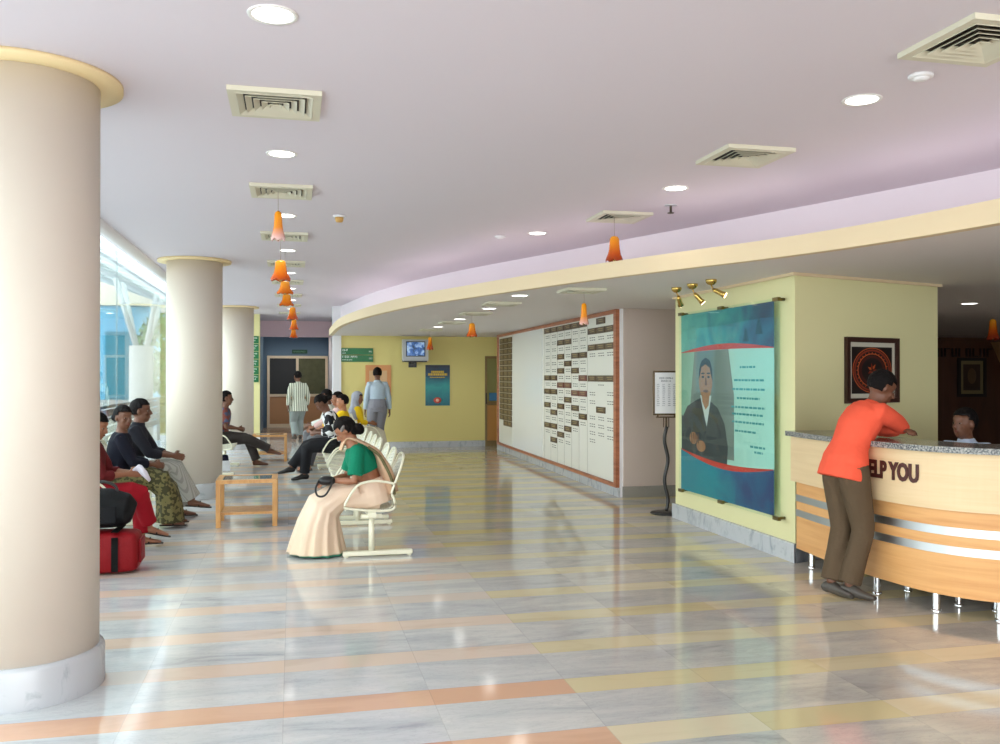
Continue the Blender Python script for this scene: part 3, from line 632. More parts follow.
for k in range(28):
    t = 2*pi*k/28; vs = [bm.verts.new((r*cos(t+e)*1.25, -.0152, r*sin(t+e)*.94)) for r, e in ((.165, -.03), (.178, 0), (.165, .03), (.158, 0))]; bm.faces.new(vs).material_index = 1
for k in range(7):
    t = 2*pi*k/7; vs = [bm.verts.new((r*cos(t+e), -.0152, r*sin(t+e))) for r, e in ((.01, 0), (.035, -.35), (.07, 0), (.035, .35))]; bm.faces.new(vs).material_index = 1 if k % 2 else 2
obj('artwork', bm, [mat('art_black', srgb(22, 16, 18), .3), mat('art_orange', srgb(196, 92, 44), .4), mat('art_rust', srgb(132, 48, 30), .4), mat('art_maroon', srgb(66, 24, 20), .4)], pf, recalc=False)
# picture on the far dark wall
p2 = thing('framed_picture', 'small pale-bordered picture on the dark wood wall behind reception', 'picture', (15.25, 17.49, 1.55))
bm = B()
for x0, x1, z0, z1 in ((-.38, .38, .38, .45), (-.38, .38, -.45, -.38), (-.38, -.31, -.38, .38), (.31, .38, -.38, .38)): box(bm, x0, x1, -.05, -.001, z0, z1)
obj('frame', bm, mat('frame_black', srgb(30, 22, 18), .3), p2)
bm = B(); box(bm, -.31, .31, -.02, -.002, -.38, .38); obj('mount', bm, mat('mount_tan', srgb(140, 124, 84), .6), p2)
bm = B(); box(bm, -.23, .23, -.024, -.021, -.3, .3); ell(bm, (0, -.025, .03), (.12, .004, .18), mi=1); obj('artwork', bm, [mat('art_brown', srgb(70, 48, 34), .5), mat('art_umber', srgb(110, 82, 54), .5)], p2)
me = text_mesh('IMMU BUILDERS', .3, .01, .004); me.materials.append(M_TEXT) if False else None
bpy.data.meshes.remove(me)
# row of dark lettering on that wall, illegible in the photo
lg = thing('wall_lettering', 'row of dark raised letters above the picture behind reception', 'lettering', (14.15, 17.49, 2.02))
xx = 0
for k in range(9):
    wd = .13; bm = B()
    box(bm, xx, xx+.03, -.03, -.001, 0, .2)
    if k % 3 != 1: box(bm, xx+.03, xx+wd, -.03, -.001, (0, .085, .17)[k % 3], (.03, .115, .2)[k % 3])
    if k % 2: box(bm, xx+wd-.03, xx+wd, -.031, -.001, 0, .2)
    xx += wd+.06
    obj('letter', bm, mat('lettering_black', srgb(30, 18, 14), .4), lg)

# ------------------------------------------------------------------ things on the ochre wall
tv = thing('television', 'silver box television on a bracket showing a bluish picture', 'television', (2.6, 19.62, 1.87))
bm = B(); prism(bm, [(-.28, -.5), (.28, -.5), (.28, -.36), (.2, -.12), (-.2, -.12), (-.28, -.36)], .04, .5); obj('case', bm, mat('tv_silver', srgb(190, 192, 194), .4), tv)
bm = B(); box(bm, -.21, .21, -.512, -.501, .13, .46); obj('bezel', bm, mat('tv_dark', srgb(50, 54, 60), .4), tv)
bm = B(); box(bm, -.19, .19, -.518, -.513, .15, .44, 0)
scr = mat('tv_picture', (.2, .35, .6, 1), .3); nt = scr.node_tree; b_ = nt.nodes['Principled BSDF']; tc = nt.nodes.new('ShaderNodeTexCoord'); nn = noise_n(nt, tc.outputs['Object'], 9, 3, .5)
cr = ramp(nt, nn, [(.35, srgb(36, 60, 84)), (.5, srgb(60, 110, 190)), (.65, srgb(180, 210, 240))]); nt.links.new(cr, b_.inputs['Base Color']); nt.links.new(cr, b_.inputs['Emission Color']); b_.inputs['Emission Strength'].default_value = .25
obj('screen', bm, scr, tv)
bm = B(); box(bm, -.25, .25, -.52, -.2, .015, .039); box(bm, -.04, .04, -.3, -.001, -.02, .014); box(bm, -.09, .09, -.02, -.001, -.1, .1); obj('bracket', bm, M_DARK, tv)
def sign_text(parent, items, mt, y, name='lettering'):
    out = B()
    for txt, x, z, size in items:
        me = text_mesh(txt, size, .002, .001); tmp = B(); tmp.from_mesh(me); bpy.data.meshes.remove(me)
        bmesh.ops.transform(tmp, matrix=Matrix.Translation((x, y, z)) @ Matrix.Rotation(R(90), 4, 'X'), verts=tmp.verts)
        m2 = bpy.data.meshes.new('x'); tmp.to_mesh(m2); tmp.free(); out.from_mesh(m2); bpy.data.meshes.remove(m2)
    return obj(name, out, mt, parent, recalc=False)
M_GREEN = mat('sign_green', srgb(22, 112, 62), .4); M_WTXT = mat('sign_white', srgb(232, 240, 232), .5)
def dash_text(parent, rows_, mt, y, name='lettering', seed=1):
    rr = random.Random(seed); out = B()
    for x0, x1, z, h in rows_:
        x = x0
        while x < x1-.005:
            wd = min(rr.uniform(.5, .9)*h, x1-x); k = rr.random()
            box(out, x, x+wd*.3, y-.003, y, z, z+h)
            if k > .3: box(out, x+wd*.3, x+wd, y-.003, y, z+h*.75, z+h)
            if k > .55: box(out, x+wd*.3, x+wd, y-.003, y, z, z+h*.25)
            elif k > .1: box(out, x+wd*.3, x+wd, y-.003, y, z+h*.38, z+h*.6)
            x += wd+h*.25
    return obj(name, out, mt, parent)
sg = thing('direction_sign', 'wide green direction sign with white lettering on the ochre wall', 'sign', (1.04, 19.62, 1.89))
bm = B(); box(bm, 0, .69, -.03, -.001, 0, .145, bev=.004); box(bm, 0, .69, -.03, -.001, .155, .3, bev=.004); obj('board', bm, M_GREEN, sg)
dash_text(sg, [(.03, .14, .23, .045), (.03, .1, .175, .025), (.03, .36, .085, .045), (.03, .24, .03, .025), (.6, .67, .21, .03), (.6, .67, .06, .03)], M_WTXT, -.031)
nbd = thing('notice_board', 'peach notice board behind the man in the blue shirt', 'notice board', (1.565, 19.62, 1.1))
bm = B(); box(bm, 0, .56, -.02, -.001, 0, .72); obj('panel', bm, mat('notice_peach', srgb(220, 152, 100), .7), nbd)
bm = B(); box(bm, .08, .47, -.024, -.0205, .1, .6); obj('sheet', bm, mat('notice_pale', srgb(226, 184, 140), .7), nbd)
ps = thing('poster', 'blue and teal poster with yellow heading and a red flower on the ochre wall', 'poster', (2.887, 19.62, .921))
bm = B(); box(bm, 0, .55, -.012, -.001, 0, .905, 0)
for k, (z, x0, x1, h) in enumerate(((.73, .13, .42, .045), (.67, .06, .49, .05), (.62, .1, .44, .02))):
    x = x0
    while x < x1: wd = random.uniform(.02, .045); box(bm, x, min(x1, x+wd), -.015, -.0125, z, z+h, 1); x += wd+.008
for k in range(9):
    t = 2*pi*k/9; ell(bm, (.27+.055*cos(t), -.014, .12+.04*sin(t)), (.035, .003, .028), n=8, m=5, mi=2)
ell(bm, (.27, -.016, .12), (.04, .004, .035), n=10, m=6, mi=3)
obj('print', bm, [gradient_z('poster_gradient', [(0, srgb(24, 98, 122)), (.45, srgb(48, 158, 160)), (.75, srgb(24, 70, 100)), (1, srgb(16, 24, 48))], 0, .9, .4, .35), mat('poster_yellow', srgb(214, 178, 50), .5), mat('poster_red', srgb(206, 70, 48), .5), mat('poster_pink', srgb(240, 200, 180), .5)], ps)
vs_ = thing('direction_sign', 'tall narrow green sign on the cream wall end beside the far column', 'sign', (-.985, 22.6, 1.43))
bm = B()
for k in range(6): box(bm, 0, .19, -.03, -.001, k*.19, k*.19+.18, bev=.003)
obj('board', bm, M_GREEN, vs_)
dash_text(vs_, [(.03, .12, k*.19+.05, .04) for k in range(6)]+[(.05, .16, k*.19+.115, .03) for k in range(6)], M_WTXT, -.031, seed=4)
es = thing('door_sign', 'small dark green sign above the double door', 'sign', (0.0, 28.04, 2.27))
bm = B(); box(bm, 0, .46, -.03, -.001, 0, .12, bev=.004); obj('board', bm, mat('sign_dark_green', srgb(30, 78, 58), .4), es)
dash_text(es, [(.05, .4, .04, .04)], mat('sign_pale_green', srgb(110, 160, 130), .5), -.031, seed=6)

# ------------------------------------------------------------------ free-standing sign
ss = thing('sign_stand', 'floor sign stand with wavy black pole holding a framed white notice', 'sign stand', (4.19, 9.52, 0), R(-8))
bm = B(); lathe(bm, [(0, 0), (.18, 0), (.182, .012), (.17, .022), (.03, .03), (0, .03)], 36); obj('base', bm, M_DARK, ss)
bm = B(); pts = [(.02*sin(z*2*pi/.46), 0, .03+z*.97/.95) for z in [i*.95/30 for i in range(31)]]; tube(bm, pts, .02, 10, 1, ref=(0, 1, 0)); obj('pole', bm, M_DARK, ss)
bm = B(); tube(bm, [(0, 0, .99), (0, 0, 1.10)], .011, 8, 1, smoothp=False); tube(bm, [(-.03, 0, .99), (-.03, 0, 1.1)], .006, 8, 1, smoothp=False); tube(bm, [(.03, 0, .99), (.03, 0, 1.1)], .006, 8, 1, smoothp=False); box(bm, -.12, .12, -.012, .012, 1.1, 1.115); obj('bracket', bm, mat('bronze', srgb(96, 78, 60), .35, .8), ss)
bm = B()
for x0, x1, z0, z1 in ((-.155, .155, 1.62, 1.64), (-.155, .155, 1.13, 1.15), (-.155, -.135, 1.15, 1.62), (.135, .155, 1.15, 1.62)): box(bm, x0, x1, -.014, .012, z0, z1, bev=.004)
for x in (-.1, .1): box(bm, x-.008, x+.008, -.01, .008, 1.115, 1.13)
obj('frame', bm, mat('bronze', (1, 1, 1, 1)), ss)
bm = B(); box(bm, -.135, .135, -.006, .004, 1.15, 1.62); obj('notice', bm, mat('paper_white', srgb(236, 236, 242), .5), ss)
dash_text(ss, [(-.08, .08, 1.545, .02), (-.06, .06, 1.515, .016)]+[(x, x+.03, 1.48-k*.022, .008) for k in range(12) for x in (-.11, -.045, .02, .08)], mat('notice_ink', srgb(96, 96, 120), .6), -.0065, 'printed_lines', 9)

# ------------------------------------------------------------------ reception counter
rcv = [(v.x, v.y) for v in crom([(4.14, 6.73, 0), (4.09, 6.15, 0), (4.1, 5.56, 0), (4.19, 5.1, 0), (4.45, 4.78, 0), (4.95, 4.55, 0), (5.7, 4.5, 0), (6.6, 4.72, 0)], 10)]
def off(cur, d_):
    out = []
    for i, (x, y) in enumerate(cur):
        a = Vector(cur[max(i-1, 0)]); b = Vector(cur[min(i+1, len(cur)-1)]); t = (b-a).normalized(); n = Vector((t.y, -t.x)); out.append((x+n.x*d_, y+n.y*d_))
    return out
# n points to the outside (towards the hall) for this travel direction
side = 1 if (off(rcv, 1)[10][0] < rcv[10][0]) else -1
def off_(d_): return off(rcv, d_*side)
ct = thing('reception_counter', 'curved reception counter with granite top, cream band and maple front', 'counter', (0, 0, 0))
def slab(bm, d0, d1, z0, z1, i0=0, mi=0): prism(bm, off_(d0)[i0:]+off_(d1)[i0:][::-1], z0, z1, mi)
def smooth_slab(name, d0, d1, z0, z1, m_):
    bm = B(); slab(bm, d0, d1, z0, z1); return obj(name, bm, m_, ct)
smooth_slab('countertop', .1, -.36, 1.08, 1.12, M_GRAN)
smooth_slab('upper_band', .05, 0.0, .70, 1.0795, M_LAMI)
smooth_slab('lower_front', 0.0, -.04, .13, .6995, M_MAPLE)
smooth_slab('metal_strip', .006, .0005, .53, .585, M_STEEL)
smooth_slab('metal_strip', .006, .0005, .405, .46, M_STEEL)
smooth_slab('work_desk', -.05, -.75, .72, .75, M_LAMI)
smooth_slab('inner_panel', -.045, -.06, .13, .7, mat('inner_panel_grey', srgb(120, 112, 104), .6))
c1, c2 = off_(-.05), off_(-.32)
for i in (3, 18, 29, 39, 53, 66):
    for q, cc in enumerate((c1, c2)):
        if i >= len(cc): continue
        bm = B(); cyl(bm, cc[i], .026, 0, .1295, 16); lathe(bm, [(.032, 0), (.032, .012), (.0265, .015)], 16, (cc[i][0], cc[i][1], 0)); obj('leg', bm, M_CHROME, ct)
# lettering bent around the upper band
cur = off_(.0505); L = [0]
for a, b in zip(cur, cur[1:]): L.append(L[-1]+(Vector(b)-Vector(a)).length)
def on_curve(s, o):
    s = max(0, min(L[-1]-1e-4, s)); i = max(k for k in range(len(L)-1) if L[k] <= s); f = (s-L[i])/(L[i+1]-L[i])
    a, b = Vector(cur[i]), Vector(cur[i+1]); t = (b-a).normalized(); n = Vector((t.y, -t.x))*side; p = a+(b-a)*f+n*o; return p
def wrap_text(txt, s0, z0, size, scx=1.0, end=False):
    me = text_mesh(txt, size, .004, .007); b2 = B(); b2.from_mesh(me); bpy.data.meshes.remove(me)
    bmesh.ops.subdivide_edges(b2, edges=[e for e in b2.edges if e.calc_length() > .05], cuts=1)
    if end: s0 -= max(v.co.x for v in b2.verts)*scx
    for v in b2.verts:
        p = on_curve(s0+v.co.x*scx, v.co.z+.005); v.co = Vector((p.x, p.y, z0+v.co.y))
    w_ = 0
    return obj('lettering', b2, M_TEXT, ct, recalc=False)
wrap_text('MAY I HELP YOU', 1.56, .865, .165, .70, True)

# ------------------------------------------------------------------ tandem benches
def bench_proto(loc, rz, label, group):
    t = thing('waiting_bench', label, 'bench', loc, rz, group)
    for y in (-.83, .83):
        bm = B(); box(bm, -.36, .25, y-.028, y+.028, .012, .052, bev=.008)
        for x in (-.33, .22): cyl(bm, (x, y), .02, 0, .0125, 12)
        loft(bm, [(0, y, .05), (0, y, .36)], [.026, .026], (1, 0, 0), 12); box(bm, -.09, .09, y-.02, y+.02, .34, .37)
        obj('leg', bm, M_CREAM, t)
    bm = B(); box(bm, -.035, .035, -.9, .9, .345, .395, bev=.006); obj('beam', bm, M_CREAM, t)
    prof = crom([(.23, 0, .405), (.215, 0, .435), (.12, 0, .425), (-.02, 0, .41), (-.14, 0, .415), (-.185, 0, .44)], 4)
    bprof = crom([(-.175, 0, .50), (-.19, 0, .58), (-.235, 0, .72), (-.28, 0, .83), (-.29, 0, .855)], 4)
    for k in range(3):
        yc = -.6+k*.6
        def shell(pf_, wf, name, m_):
            bm = B(); N = 8; rows_ = []
            for i, p in enumerate(pf_):
                wd = wf(i/(len(pf_)-1)); rows_.append([bm.verts.new((p.x-.018*(1-(2*j/N-1)**2) if name == 'backrest' else p.x, yc+wd*(2*j/N-1), p.z+(0 if name == 'backrest' else -.014*(1-(2*j/N-1)**2)))) for j in range(N+1)])
            for a, b in zip(rows_, rows_[1:]):
                for j in range(N): bm.faces.new((a[j], a[j+1], b[j+1], b[j])).smooth = True
            o = obj(name, bm, m_, t, recalc=False); s = o.modifiers.new('s', 'SOLIDIFY'); s.thickness = .006; return o
        shell(prof, lambda u: .235, 'seat', M_MESH)
        shell(bprof, lambda u: .225*(1-.62*max(0, (u-.45)/.55)**2.2) if u > .45 else .225-.03*(1-u/.45), 'backrest', M_MESH)
        bm = B()
        for s in (-1, 1):
            y = yc+s*.245
            if abs(y) > .8: tube(bm, [(.2, y, .425), (.235, y, .44), (.20, y, .52), (.12, y, .625), (0, y, .66), (-.12, y, .65), (-.205, y, .63)], .011, 8, 4)
            tube(bm, [(.235, y, .43), (.1, y, .41), (-.1, y, .395), (-.2, y, .42), (-.195, y, .5), (-.175, y, .55), (-.21, yc+s*.235, .65), (-.25, yc+s*.225, .75), (-.285, yc+s*.17, .845), (-.295, yc+s*.08, .875), (-.297, yc, .88)], .011, 8, 4)
        box(bm, -.06, .06, yc-.15, yc+.15, .385, .405)
        obj('wire_frame', bm, M_CREAM, t)
    return t
M_MESH = bpy.data.materials.new('cream_wire_mesh'); M_MESH.use_nodes = True
nt = M_MESH.node_tree; pb = nt.nodes['Principled BSDF']; pb.inputs['Base Color'].default_value = srgb(232, 228, 210); pb.inputs['Roughness'].default_value = .35
tc = nt.nodes.new('ShaderNodeTexCoord'); sp = nt.nodes.new('ShaderNodeSeparateXYZ'); nt.links.new(tc.outputs['Object'], sp.inputs[0])
def grid_f(o, s): return math_n(nt, 'GREATER_THAN', math_n(nt, 'FRACT', math_n(nt, 'MULTIPLY', o, s)), .42)
g1 = grid_f(sp.outputs[1], 55); g2 = grid_f(math_n(nt, 'ADD', sp.outputs[0], sp.outputs[2]), 55)
hole = math_n(nt, 'MULTIPLY', g1, g2); nt.links.new(math_n(nt, 'SUBTRACT', 1, hole), pb.inputs['Alpha'])
bp0 = bench_proto((.68, 8.68, 0), pi, 'cream metal tandem bench where the woman in the sari sits', 'cream waiting benches')
for y, lab in ((10.66, 'empty cream bench directly behind the sari woman bench'), (12.64, 'third cream bench of the central row, empty, behind the sari woman'), (14.6, 'cream bench where the person in black trousers sits cross-legged'), (16.55, 'farthest cream bench in the central row')):
    dup(bp0, (.68, y, 0), pi, lab)
dup(bp0, (-1.74, 9.2, 0), 0, 'cream bench by the glass nearest the luggage, between the first two columns')
dup(bp0, (-1.74, 11.05, 0), 0, 'cream bench by the glass just before the second column')
dup(bp0, (-1.15, 15.5, 0), 0, 'cream bench beyond the second column holding the woman with dark trousers')
dup(bp0, (1.36, 17.2, 0), 0, 'far cream bench turned to the right, back to back with the central row')

# ------------------------------------------------------------------ low tables
M_TGL = mat('table_glass', srgb(120, 132, 130), .04, spec=.8)
tb = thing('coffee_table', 'low beech table with glass top between the facing benches, nearest', 'table', (-.46, 9.92, 0), R(0), 'low beech tables')
for x in (-.285, .285):
    for y in (-.24, .24): bm = B(); box(bm, x-.025, x+.025, y-.025, y+.025, 0, .455, bev=.004); obj('leg', bm, M_OAK, tb)
bm = B()
for x0, x1, y0, y1 in ((-.31, .31, -.265, -.205), (-.31, .31, .205, .265), (-.31, -.25, -.205, .205), (.25, .31, -.205, .205)): box(bm, x0, x1, y0, y1, .456, .495)
obj('top_frame', bm, M_OAK, tb)
bm = B(); box(bm, -.249, .249, -.204, .204, .483, .491); obj('glass_top', bm, M_TGL, tb)
bm = B(); box(bm, -.259, .259, -.24, .24, .13, .155); obj('shelf', bm, M_OAK, tb)
dup(tb, (-.40, 17.2, 0), 0, 'low beech table standing far off beside the black-trousered sitter')
# ------------------------------------------------------------------ people
V = Vector
def skinm(name, c): return mat(name, c, .5, var=.06, vscale=12)
SK1 = skinm('skin_brown', srgb(150, 98, 70)); SK2 = skinm('skin_dark', srgb(112, 72, 52)); SK3 = skinm('skin_light_brown', srgb(178, 122, 92))
HAIR = mat('black_hair', srgb(20, 16, 16), .75, bump=.4, bscale=60, spec=.15)
M_EYEW = mat('eye_white', srgb(136, 118, 106), .5); M_EYED = mat('eye_dark', srgb(30, 18, 14), .1); M_LIP = mat('lip', srgb(126, 66, 56), .5)
def fabric(name, c, var=.05, rough=.85, bump=.5, bs=14): return mat(name, c, rough, var=var, vscale=10, bump=bump, bscale=bs, spec=.25)
def remesh(o, vox, sm=2):
    r = o.modifiers.new('r', 'REMESH'); r.mode = 'VOXEL'; r.voxel_size = vox; r.use_smooth_shade = True
    if sm: s = o.modifiers.new('s', 'SMOOTH'); s.factor = .5; s.iterations = sm
    return o
def ik(a, b, l1, l2, pole):
    a, b, pole = V(a), V(b), V(pole); d = b-a; L_ = d.length
    if L_ > (l1+l2)*.995: b = a+d.normalized()*(l1+l2)*.995; d = b-a; L_ = d.length
    x = (l1*l1-l2*l2+L_*L_)/(2*L_); h = math.sqrt(max(0, l1*l1-x*x)); u = d.normalized(); p = (pole-u*pole.dot(u))
    p = p.normalized() if p.length > 1e-4 else V((0, 0, 1))
    return a+u*x+p*h, b
def hand(bm, w_, d_, nrm, k, curl=.5, side=1):
    """palm, four unequal fingers and a thumb leaving the palm's side"""
    d_ = V(d_).normalized(); nrm = V(nrm); nrm = (nrm-d_*nrm.dot(d_)).normalized(); lat = d_.cross(nrm)*side
    loft(bm, [w_-d_*.01*k, w_+d_*.03*k, w_+d_*.07*k, w_+d_*.088*k], [(.026*k, .019*k), (.038*k, .016*k), (.041*k, .014*k), (.038*k, .011*k)], lat, 10)
    for j, (o, ln) in enumerate(((.030, .068), (.0105, .078), (-.0095, .072), (-.029, .056))):
        a = w_+d_*(.083-abs(j-1.2)*.004)*k+lat*o*k; pts = [a]; dirv = d_.copy(); L_ = ln*k
        for q in range(3):
            dirv = (dirv*cos(curl*(.5+.4*q))+nrm*sin(curl*(.5+.4*q))).normalized() if False else (d_*cos(curl*(q+.6))+nrm*sin(curl*(q+.6))+lat*o*2).normalized()
            pts.append(pts[-1]+dirv*L_*(.45, .3, .25)[q])
        loft(bm, pts, [.0092*k, .009*k, .008*k, .0062*k], lat, 7)
    a = w_+d_*.022*k+lat*.032*k; b = a+(d_*.6+lat*.6+nrm*.25).normalized()*.04*k; c = b+(d_*.85+lat*.2+nrm*.4).normalized()*.032*k
    loft(bm, [a, b, c], [.013*k, .0105*k, .0075*k], nrm, 7)
def person(name, label, loc, rz, P, lean=(0, 0), twist=0, head=(0, 0), hands=None, hpole=None, feet=None, kpole=None, fdir=None, k=1.0, skin=SK1,
           top=None, bottom=None, shoes=None, hair='short', hairm=None, vox=.009, seated=False, palm=None, curl=.5, tilt=0, group=None, barefoot=False, width=1.0):
    t = thing(name, label, 'person', loc, rz, group)
    P = V(P)*1.0; hands = hands or {}; K = k
    # spine
    pts = [P.copy()]; N_ = 10; Ls = .50*K
    dirs = []
    for i in range(N_):
        a = lean[0]+(lean[1]-lean[0])*i/(N_-1); dd = V((sin(a), sin(tilt)*.9, cos(a))).normalized(); dirs.append(dd); pts.append(pts[-1]+dd*Ls/N_)
    def sp(u): x = u*N_; i = min(int(x), N_-1); return pts[i]+(pts[i+1]-pts[i])*(x-i)
    u2 = dirs[-1]; Tw = Matrix.Rotation(twist, 3, 'Z'); lat = Tw @ V((0, 1, 0)); fw = lat.cross(u2).normalized()
    lat0 = V((0, 1, 0))
    W_ = K*width
    S = sp(.90)
    sh = {s: S+lat*.162*W_*s-u2*.005 for s in (1, -1)}
    hp = {s: P+V((0, .092*K*s, -.035*K)) for s in (1, -1)}
    Nk = sp(1.0)
    hy, hpit = head
    hu = (u2*.5+V((sin(-hpit)*-1*0, 0, 1))*.6).normalized()
    hc = Nk+hu*.068*K+V((cos(hy), sin(hy), 0))*(.02+.05*max(0, -sin(hpit)))*K+V((0, 0, .072*K*cos(hpit)))
    Hm = Matrix.Rotation(hy, 3, 'Z') @ Matrix.Rotation(-hpit, 3, 'Y')   # local head: +x face, +y left, +z up
    def HP(x, y, z): return hc+Hm @ (V((x, y, z))*K)
    arms = {}
    for s in (1, -1):
        tgt = V(hands.get(s, (P.x+.02, .26*s*K, P.z-.02))); pole = (hpole or {}).get(s, (-.5, .5*s, -.4))
        e, w_ = ik(sh[s], tgt, .285*K, .25*K, pole); arms[s] = (sh[s], e, w_)
    legs = {}
    for s in (1, -1):
        tgt = V((feet or {}).get(s, (P.x, .1*s, .08))); pole = (kpole or {}).get(s, (1, 0, .2))
        kn, an = ik(hp[s], tgt, .44*K, .42*K, pole); legs[s] = (hp[s], kn, an)
    fd = {s: V((fdir or {}).get(s, (1, .15*s, -.02))).normalized() for s in (1, -1)}
    # ---- body
    bm = B()
    tor = [(-.02, .15, .105), (.08, .165, .115), (.3, .135, .10), (.6, .155, .115), (.8, .165, .105), (.93, .12, .08), (1.0, .062, .06), (1.08, .052, .054)]
    def torso(bm, add=0, u0=None, u1=None, flare=0, hem=0):
        cs, rs = [], []
        for u, a, b in tor:
            if u0 is not None and u < u0: continue
            if u1 is not None and u > u1: continue
            p = sp(max(0, min(u, 1)))+(u2*(u-1)*Ls if u > 1 else V()); 
            cs.append(p); rs.append((a*W_+add, b*W_+add))
        return cs, rs
    cs, rs = torso(bm, 0)
    cs = [P-dirs[0]*.09*K]+cs; rs = [(.12*W_, .09*W_)]+rs
    loft(bm, cs, rs, lat0.lerp(lat, .7), 16)
    loft(bm, [Nk-u2*.03*K, Nk+hu*.05*K, HP(-.01, 0, -.06)], [(.056*K, .056*K), (.05*K, .052*K), (.05*K, .052*K)], lat, 12)
    ell(bm, HP(-.008, 0, .028), (.098*K, .078*K, .1*K), Hm); ell(bm, HP(.022, 0, -.05), (.068*K, .058*K, .068*K), Hm); ell(bm, HP(.05, 0, -.09), (.032*K, .03*K, .024*K), Hm)
    ell(bm, HP(.062, 0, .045), (.03*K, .055*K, .03*K), Hm)
    for s in (1, -1): ell(bm, HP(.057, .036*s, -.02), (.028*K, .022*K, .022*K), Hm); ell(bm, HP(-.005, .08*s, -.002), (.018*K, .009*K, .03*K), Hm)
    loft(bm, [HP(.083, 0, .025), HP(.1, 0, -.005), HP(.112, 0, -.026), HP(.09, 0, -.034)], [(.009*K, .008*K), (.011*K, .01*K), (.016*K, .012*K), (.012*K, .008*K)], Hm @ V((0, 1, 0)), 8)
    ell(bm, HP(.083, 0, -.058), (.012*K, .026*K, .012*K), Hm)
    for s in (1, -1):
        a, e, w_ = arms[s]
        loft(bm, [a-lat*.03*s, a, a.lerp(e, .3), a.lerp(e, .7), e, e.lerp(w_, .25), e.lerp(w_, .7), w_], [.045*K, .052*K, .047*K, .040*K, .036*K, .037*K, .028*K, .023*K], (.3, .2, 1), 10)
        hd = (w_-e).normalized(); pn_ = V((palm or {}).get(s, (0, -s, -.3)))
        hand(bm, w_, hd, pn_, K, curl, side=1 if hd.cross(pn_).dot(V((1, 0, .6))) > 0 else -1)
        h_, kn, an = legs[s]
        loft(bm, [h_+V((0, 0, .02)), h_.lerp(kn, .25), h_.lerp(kn, .7), kn, kn.lerp(an, .25), kn.lerp(an, .7), an], [.085*K, .08*K, .062*K, .054*K, .054*K, .038*K, .034*K], (0, 1, .1), 12)
        f_ = fd[s]; loft(bm, [an-f_*.05*K+V((0, 0, -.035*K)), an+f_*.0*K+V((0, 0, -.035*K)), an+f_*.08*K+V((0, 0, -.045*K)), an+f_*.155*K+V((0, 0, -.055*K)), an+f_*.18*K+V((0, 0, -.057*K))], [(.026*K, .028*K), (.034*K, .04*K), (.04*K, .026*K), (.042*K, .015*K), (.03*K, .011*K)], (0, 1, 0), 10)
    body = remesh(obj('body', bm, skin, t), vox, 1)
    # eyes and lips
    bm = B()
    for s in (1, -1): ell(bm, HP(.078, .032*s, .008), (.011*K, .013*K, .0055*K), Hm, 8, 6, 0); ell(bm, HP(.083, .032*s, .008), (.0085*K, .0075*K, .0065*K), Hm, 8, 6, 1)
    obj('eyes', bm, [M_EYEW, M_EYED], t)
    bm = B(); ell(bm, HP(.0925, 0, -.056), (.005*K, .022*K, .005*K), Hm, 8, 5); ell(bm, HP(.0915, 0, -.064), (.005*K, .018*K, .005*K), Hm, 8, 5); obj('lips', bm, M_LIP, t)
    # ---- hair: a shell over the skull, cut back from the face, plus brows
    hm = hairm or HAIR
    bm = B(); n, m_ = 28, 18
    big = 1.0
    for i in range(m_+1):
        pass
    res = bmesh.ops.create_uvsphere(bm, u_segments=n, v_segments=m_, radius=1)
    for v in list(bm.verts):
        x, y_, z = v.co; 
        rr_ = 1+.05*noise.noise(V((x*4, y_*4, z*4))+V(loc))
        X_, Y_, Z_ = (-.012+x*.108*rr_), y_*.09*rr_, (.036+z*.108*rr_)
        v.co = V((X_, Y_, Z_))
    cut = {'short': (-.045, .07), 'bun': (-.04, .06), 'long': (-.055, .06), 'cap': (-.03, .07)}.get(hair, (-.045, .07))
    kill = [v for v in bm.verts if (v.co.x > .045 and v.co.z < cut[1]) or (v.co.x > -.005 and v.co.z < .02) or (v.co.z < cut[0])]
    bmesh.ops.delete(bm, geom=kill, context='VERTS')
    for v in bm.verts: v.co = HP(*v.co)
    bmesh.ops.solidify(bm, geom=bm.faces[:], thickness=.014*K)
    if hair == 'bun': ell(bm, HP(-.135, 0, -.0), (.045*K, .05*K, .045*K), Hm)
    if hair == 'lowbun': ell(bm, HP(-.11, 0, -.055), (.05*K, .06*K, .06*K), Hm); ell(bm, HP(-.07, 0, -.03), (.05*K, .07*K, .06*K), Hm)
    if hair in ('pony', 'long'): loft(bm, [HP(-.09, 0, .02), HP(-.12, 0, -.06), HP(-.115, 0, -.16), HP(-.1, 0, -.27)], [(.05*K, .035*K), (.055*K, .035*K), (.045*K, .028*K), (.02*K, .012*K)], Hm @ V((0, 1, 0)), 10)
    for s in (1, -1): loft(bm, [HP(.083, .015*s, .028), HP(.083, .035*s, .033), HP(.07, .055*s, .026)], [.004*K, .0045*K, .003*K], (0, 0, 1), 6)
    remesh(obj('hair', bm, hm, t), .006 if vox < .011 else .009, 1)
